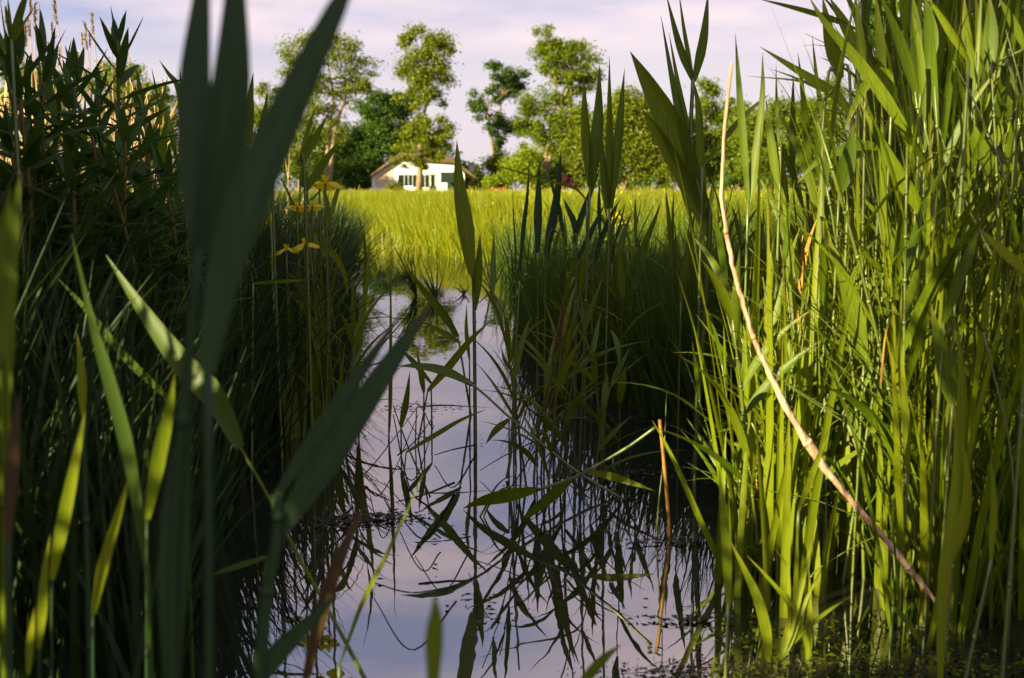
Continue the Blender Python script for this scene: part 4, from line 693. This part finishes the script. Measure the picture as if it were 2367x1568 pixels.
hero('broken reed with two leaf tips touching its own reflection', 2.0, [(8, [(1018, 572), (1130, 530), (1280, 500), (1445, 465)], 84, 2.1), (8, [(1308, 692), (1420, 590), (1540, 490), (1648, 396)], 68, 2.05), (8, [(2132, 472), (2000, 425), (1880, 385), (1745, 362)], 52, 1.95, 'lime')], stem=False)  # third leaf has its sunlight put into a yellower colour
stalk('yellow green reed stalk bowing left over the water', 8, [(2128, 105), (1990, 205), (1880, 272), (1745, 350), (1640, 402), (1440, 468)], 19, 1.92, 2.0, 'reedstem', 'broken_reed', 'reed', taper=1)
hero('fine curved blade looping over the broken reed', 2.05, [(8, [(1335, 380), (1260, 400), (1200, 460), (1150, 560), (1060, 720)], 14), (8, [(1440, 455), (1330, 440), (1230, 470), (1165, 560), (1130, 640)], 14)], foot=onplane(1080, 1240), sw=3)
stalk('straw yellow stalk meeting its reflection at right', 8, [(2155, 58), (2175, 250), (2205, 600), (2211, 748)], 24, 1.92, 1.92, 'orange', 'dead_reed_stalk', 'dead reed', taper=.9)
stalk('slim green stalk beside the straw yellow one', 8, [(2195, -100), (2180, 250), (2150, 540), (2135, 760)], 14, 1.95, 1.92, 'reedstem', 'reed_stalk', 'reed')
hero('long bowed yellow green blade from the straw stalk down to the near reeds', 1.72, [(9, [(-20, -60), (50, 60), (150, 260), (270, 540), (420, 880), (440, 1180)], 42)], 'lime', foot=onplane(1676, 1500), sw=9)
hero('withered orange leaf hanging in the shaded middle clump', 2.5, [(5, [(1608, 670), (1588, 790), (1552, 975)], 42)], 'brown', smat='brownstem', foot=onplane(1275, 1060))
stalk('tall green stalk with clean reflection in open water', 5, [(1345, 560), (1332, 800), (1312, 1200), (1296, 1540), (1272, 1700)], 19, 2.32, 2.32, 'reedstem', 'reed_stalk', 'reed', taper=.7)
def floating(label, z, pts, w_, mat='shade_leaf', group='dark dead stalks lying over the sky reflection'):
    P = np.array([onplane(*px_of(z, p), .012 + .03 * (i % 2)) for i, p in enumerate(pts)]); P = spline(P, 16); t = thing('dead_stalk', P[-1], label, 'dead reed', group); r = w_ * ZON[z][2] * P[:, 1] / FPX / 2
    mb = MB(); mb.tube(P, r * np.linspace(.5, 1, 16), 5); mb.build('stem', M[mat], t, P[-1])
for z, p, w_ in [(8, [(760, -20), (560, 245), (450, 376)], 9), (8, [(615, -20), (700, 215), (828, 505)], 13), (8, [(850, 40), (740, 185), (640, 266)], 10), (5, [(770, 670), (620, 850), (462, 1018)], 12), (8, [(855, 263), (960, 232), (1092, 205)], 11), (8, [(1118, 352), (1250, 272), (1432, 184)], 9), (8, [(640, 532), (800, 490), (968, 424)], 15), (8, [(468, 380), (540, 480), (606, 596)], 9), (5, [(500, 720), (620, 775), (720, 770)], 8), (5, [(690, 1300), (760, 1270), (840, 1410)], 8), (8, [(560, 420), (760, 640), (890, 745)], 10), (8, [(740, 768), (900, 760), (1060, 735)], 11), (8, [(500, 1000), (720, 1058), (980, 1020)], 13), (8, [(1050, 860), (1180, 900), (1340, 962)], 9)]:
    floating('dark bent dead stalk lying over the bright sky reflection', z, p, w_)
# ---- sunny right bank
P = spline([at(x, y, 1.5 + .0 * y) for x, y in [(1691, 147), (1676, 290), (1668, 430), (1676, 520), (1690, 595), (1707, 662), (1725, 730), (1752, 805), (1786, 877), (1822, 950), (1862, 1017), (1905, 1080), (1945, 1130), (2000, 1195), (2060, 1265), (2110, 1325), (2160, 1388), (2196, 1446)]], 70)
P[6:64] += rng.normal(size=(58, 3)) * [.0005, .0005, .0003]
t = thing('dead_cane', P[-1], 'pale leaning dead cane curving down through the sunny reeds', 'cane'); ww = np.interp(np.linspace(0, 1, 70), [0, .2, .35, .46, .52, .56, .60, .64, .70, .78, .84, .90, 1], [7, 10, 11, 13, 17, 14, 25, 21, 14, 15, 17, 12, 7]); mb = MB(); mb.tube(P, ww / FPX * 1.5 / 2, 10); mb.build('cane_shaft', M['cane'], t, P[-1])
for k in (13, 27, 41, 60):
    mb = MB(); mb.tube([P[k - 1] * .3 + P[k] * .7, P[k], P[k + 1] * .3 + P[k] * .7], np.array([1.0, 1.10, 1.0]) * ww[k] / FPX * 1.5 / 2, 10); mb.build('cane_node', M['cane'], t, P[-1])
RB = [('reed with a broad blade hanging at the edge of the dense tops', 1.9, [(3, [(510, 215), (545, 690), (592, 1280)], 52), (3, [(684, 335), (682, 650), (622, 1150), (600, 1290)], 62)], 'reed'),
      ('lit reed with a notched shadowed blade right of the cane top', 2.0, [(3, [(705, 620), (740, 900), (792, 1260)], 58), (3, [(770, 400), (775, 700), (785, 1010)], 24)], 'reed'),
      ('reed with one dark leaf crossing behind the cane', 2.1, [(3, [(730, 600), (620, 690), (480, 835), (300, 1065)], 38)], 'reed'),
      ('reed with three dark leaves thrust left across the sky', 1.9, [(3, [(665, 298), (890, 440), (1140, 600), (1245, 720)], 66), (3, [(575, 486), (900, 515), (1060, 565), (1240, 730)], 24), (3, [(728, 438), (900, 500), (1100, 600)], 16)], 'reed'),
      ('reed with the highest leaf thrust left along the top edge', 1.9, [(3, [(650, -8), (850, 40), (1100, 110), (1280, 185)], 40), (3, [(1108, -20), (1200, 150), (1300, 370)], 74)], 'reed'),
      ('reed with a very long lit diagonal leaf across the dense bed', 1.7, [(3, [(980, -20), (1085, 150), (1300, 400), (1500, 680), (1705, 1010)], 78)], 'reed'),
      ('reed with a wide dark blade hanging in the top gap', 1.95, [(3, [(1066, -20), (1120, 250), (1186, 500)], 96), (3, [(1000, 220), (1030, 500), (1070, 800)], 28)], 'reed'),
      ('reed with a pale upright lit blade near the dark conifer', 1.8, [(3, [(1408, -30), (1425, 200), (1462, 490)], 58), (3, [(1280, -30), (1300, 200), (1340, 480)], 54)], 'reed'),
      ('reed with a leaf folded over like a hook', 1.75, [(3, [(1206, 840), (1250, 720), (1330, 560), (1400, 482), (1478, 478), (1510, 620)], 78)], 'reed'),
      ('reed with a leaf arching left and down below the hooked one', 1.8, [(3, [(905, 1170), (1030, 1040), (1200, 955), (1330, 930), (1440, 950)], 76)], 'reed'),
      ('tall bright stemmed reed with a broad leaf crossing its foot', 1.65, [(3, [(1290, 620), (1450, 920), (1600, 1180), (1770, 1460)], 98), (3, [(1640, 80), (1690, 350), (1715, 760)], 46)], 'reed'),
      ('reed with a short wide leaf ending in a yellow node', 1.75, [(3, [(1262, 790), (1225, 1030), (1172, 1228)], 116)], 'reed'),
      ('reed with a broad lit blade at the top beyond the conifer', 1.75, [(3, [(1715, -40), (1755, 200), (1735, 440)], 100), (3, [(1640, -40), (1660, 120), (1700, 420)], 50)], 'reed'),
      ('reed with two broad half shaded blades standing at the top edge', 1.8, [(3, [(1970, -40), (1992, 260), (2034, 500)], 80), (3, [(2040, -60), (2060, 260), (2044, 560)], 62)], 'reed'),
      ('reed with a dark diagonal leaf cutting the bright upper reeds', 1.6, [(3, [(1736, -20), (1850, 150), (2000, 390)], 52)], 'reed'),
      ('reed with wide olive blades next to the frame edge at the top', 1.7, [(3, [(2130, -40), (2142, 200), (2130, 460)], 96), (3, [(2186, -20), (2270, 120), (2360, 310)], 56), (3, [(2258, 400), (2270, 600), (2300, 760)], 96)], 'reed'),
      ('reed with a mid green leaf sloping towards the frame edge', 1.7, [(3, [(1965, 700), (2080, 950), (2190, 1200)], 98)], 'reed'),
      ('lit upright reed blade left of the short wide leaf', 1.85, [(3, [(1018, 700), (1055, 960), (1072, 1250)], 92)], 'reed'),
      ('reed with a broad two toned leaf in the centre of the sunny bed', 1.65, [(6, [(1075, 20), (1200, 330), (1280, 620), (1330, 880)], 118)], 'reed'),
      ('reed with a large bright leaf leaning right over a yellow node', 1.5, [(6, [(2068, 10), (1960, 260), (1838, 620)], 82)], 'reed'),
      ('reed with twin pointed lit blades right of the two toned leaf', 1.7, [(6, [(1556, -40), (1622, 250), (1645, 500)], 86), (6, [(1476, -40), (1540, 250), (1645, 560)], 62)], 'reed'),
      ('blurred lime leaf reaching in from the frame edge', 1.2, [(6, [(2062, 20), (2200, 150), (2400, 330)], 62)], 'lime'),
      ('reed with a broad pale green blade hanging to its node', 1.5, [(6, [(1758, 500), (1812, 750), (1872, 1000), (1896, 1140)], 118)], 'reed'),
      ('tall bright flag leaf running down the near right bed', 1.4, [(6, [(1930, 640), (1955, 900), (1962, 1200), (1945, 1500), (1920, 1800)], 84)], 'lime'),
      ('narrow bright flag leaf standing beside the tall one', 1.5, [(6, [(1572, 380), (1560, 800), (1600, 1290), (1610, 1600)], 54)], 'lime'),
      ('long diagonal lit leaf left of the cane', 1.75, [(6, [(262, 572), (480, 860), (680, 1120), (850, 1350), (930, 1580)], 66)], 'reed'),
      ('short lime leaf crossing in front of the lower cane', 1.42, [(9, [(1105, -30), (1000, 250), (905, 510)], 48)], 'lime'),
      ('near upright lime blade standing before the reed shadows at the water edge', 1.22, [(9, [(398, 215), (428, 500), (450, 800), (458, 1100)], 66)], 'lime'),
      ('sunlit flag leaf rising broad and straight from the dark water', 1.575, [(9, [(1438, 380), (1442, 700), (1440, 1150)], 72)], 'lime'),
      ('pair of blurred bright blades near the lower frame edge', 1.2, [(9, [(1935, 40), (1972, 300), (1950, 600), (1830, 900)], 74), (9, [(2118, 160), (2142, 480), (2120, 820)], 50)], 'lime'),
      ('near flag leaf along the lower frame edge', 1.15, [(9, [(1890, -200), (1900, 200), (1870, 600), (1818, 1000), (1800, 1600)], 78)], 'lime'),
      ('dim broad leaf bending down into the dark foot of the bed', 1.45, [(9, [(1700, 1445), (1660, 1330), (1590, 1210), (1500, 1120)], 46)], 'reed')]
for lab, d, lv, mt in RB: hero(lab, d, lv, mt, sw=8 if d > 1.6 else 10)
c = onplane(*px_of(9, (850, 1475)))
hero('bright fan shaped sweet flag clump in the near water', c[1], [(9, [(455, 670), (560, 880), (650, 1080), (702, 1300), (712, 1475)], 76), (9, [(740, 735), (825, 850), (842, 1000), (850, 1280)], 32), (9, [(1000, 630), (930, 950), (850, 1250), (785, 1465)], 58), (9, [(1052, 872), (950, 1080), (855, 1330), (790, 1460)], 42, None, 'lime'), (9, [(1252, 1040), (1100, 1135), (950, 1255), (820, 1400)], 38), (9, [(972, 860), (975, 1200), (962, 1485)], 48), (9, [(575, 790), (700, 920), (850, 1100), (955, 1320), (960, 1460)], 44), (9, [(900, 560), (890, 800), (880, 1100), (850, 1400)], 40)], 'lime', stem=False, name='sweet_flag', cat='water plant', foot=c)
for i, (lab, z, p, w_) in enumerate([('thin lit stalk slanting from the cane into the dense bed', 6, [(595, 145), (900, 440), (1300, 830), (1720, 1215)], 10), ('thin stalk crossing just below the steepest slanting one', 6, [(490, 395), (900, 680), (1300, 1000), (1570, 1210)], 10), ('thin stalk passing low behind the cane bend', 6, [(735, 935), (900, 1060), (1270, 1295)], 11), ('short thin stalk left of the cane bend', 6, [(395, 695), (640, 862), (910, 1055), (1240, 1250)], 10), ('yellow stalk sloping through the upper dense bed', 3, [(1898, 390), (2050, 680), (2210, 1070), (2260, 1300)], 16), ('yellow stalk sloping to the frame edge high up', 3, [(2236, 190), (2300, 420), (2370, 680)], 15), ('stout yellow stalk slanting under the bright stemmed reed', 3, [(1810, 820), (1900, 1100), (2060, 1460), (2160, 1650)], 20), ('level thin stalk low over the dark weed mat', 9, [(510, 1515), (900, 1452), (1500, 1438), (1660, 1452)], 13), ('thin rising stalk crossing the foot of the cane', 9, [(1560, 610), (1300, 715), (1040, 870), (980, 930)], 12), ('thin stalk fanning down in the lower bed', 9, [(1360, 0), (1560, 220), (1800, 420)], 12), ('pale thin stalk across the lower cane', 9, [(500, 320), (720, 385), (1000, 440), (1330, 570)], 10)]):
    stalk(lab, z, p, w_, 1.62, 1.6, 'reedstem', taper=.35)
stalk('orange dry stalk in the centre of the sunny bed', 6, [(1526, 535), (1470, 700), (1440, 1010)], 15, 1.5, 1.5, 'orange', 'dead_reed_stalk', 'dead reed')
for i, (x0, y0, x1, y1) in enumerate([(560, 0, 715, 700), (660, 0, 745, 660), (815, 130, 800, 740), (745, 650, 620, 960), (805, 600, 690, 1060)]):
    stalk(['tan dead stalk left of the flag clump', 'second tan dead stalk leaning beside the first', 'upright tan dead stalk behind the flag clump', 'short tan dead stalk crossing low behind the flag clump', 'low tan dead stalk leaning left under the upright one'][i], 9, [(x0, y0), ((x0 + x1) / 2 + 8, (y0 + y1) / 2), (x1, y1)], 20, 1.85, 1.82, 'orange' if i % 2 == 0 else 'reedstem', 'dead_reed_stalk', 'dead reed', taper=.8)
def foxtail(label, z, top, bot, w_, d, mat, foot):
    a_, b_ = at(*px_of(z, top), d), at(*px_of(z, bot), d); f = np.array(foot); t = thing('foxtail_grass', f, label, 'grass'); mb = MB(); mb.tube(spline([b_, (b_ + f) / 2 + [.02, 0, .03], f], 10), .0016, 5); mb.build('stem', M['reedstem'], t, f)
    n = 170; u = U(0, 1, n)[:, None]; C = a_ * (1 - u) + b_ * u; r = w_ * ZON[z][2] / FPX * d; ax = a_ - b_; az0 = math.atan2(ax[0], ax[1]); le = math.atan2(math.hypot(ax[0], ax[1]), ax[2])
    V = blades(C, r * U(.6, 1.1, n), r * .22, az0 + rng.normal(size=n) * 1.2, le + rng.normal(size=n) * .6, .2, U(-2, 2, n), K=3, prof=PROF_LANCE); gridmesh('seed_head', V, n, 2, M[mat], t, f)
foxtail('small yellow foxtail head at the water edge left of the cane', 6, (418, 1315), (615, 1262), 18, 1.7, 'lime', onplane(1790, 1330))
foxtail('brown purple foxtail head high at the frame edge', 6, (1985, 510), (2090, 680), 26, 1.4, 'brown', onplane(2330, 1500))
foxtail('green blurred foxtail head beside the frame edge', 6, (2130, 760), (2345, 1230), 36, 1.25, 'sedge2', onplane(2420, 1600))
bpy.context.view_layer.update()
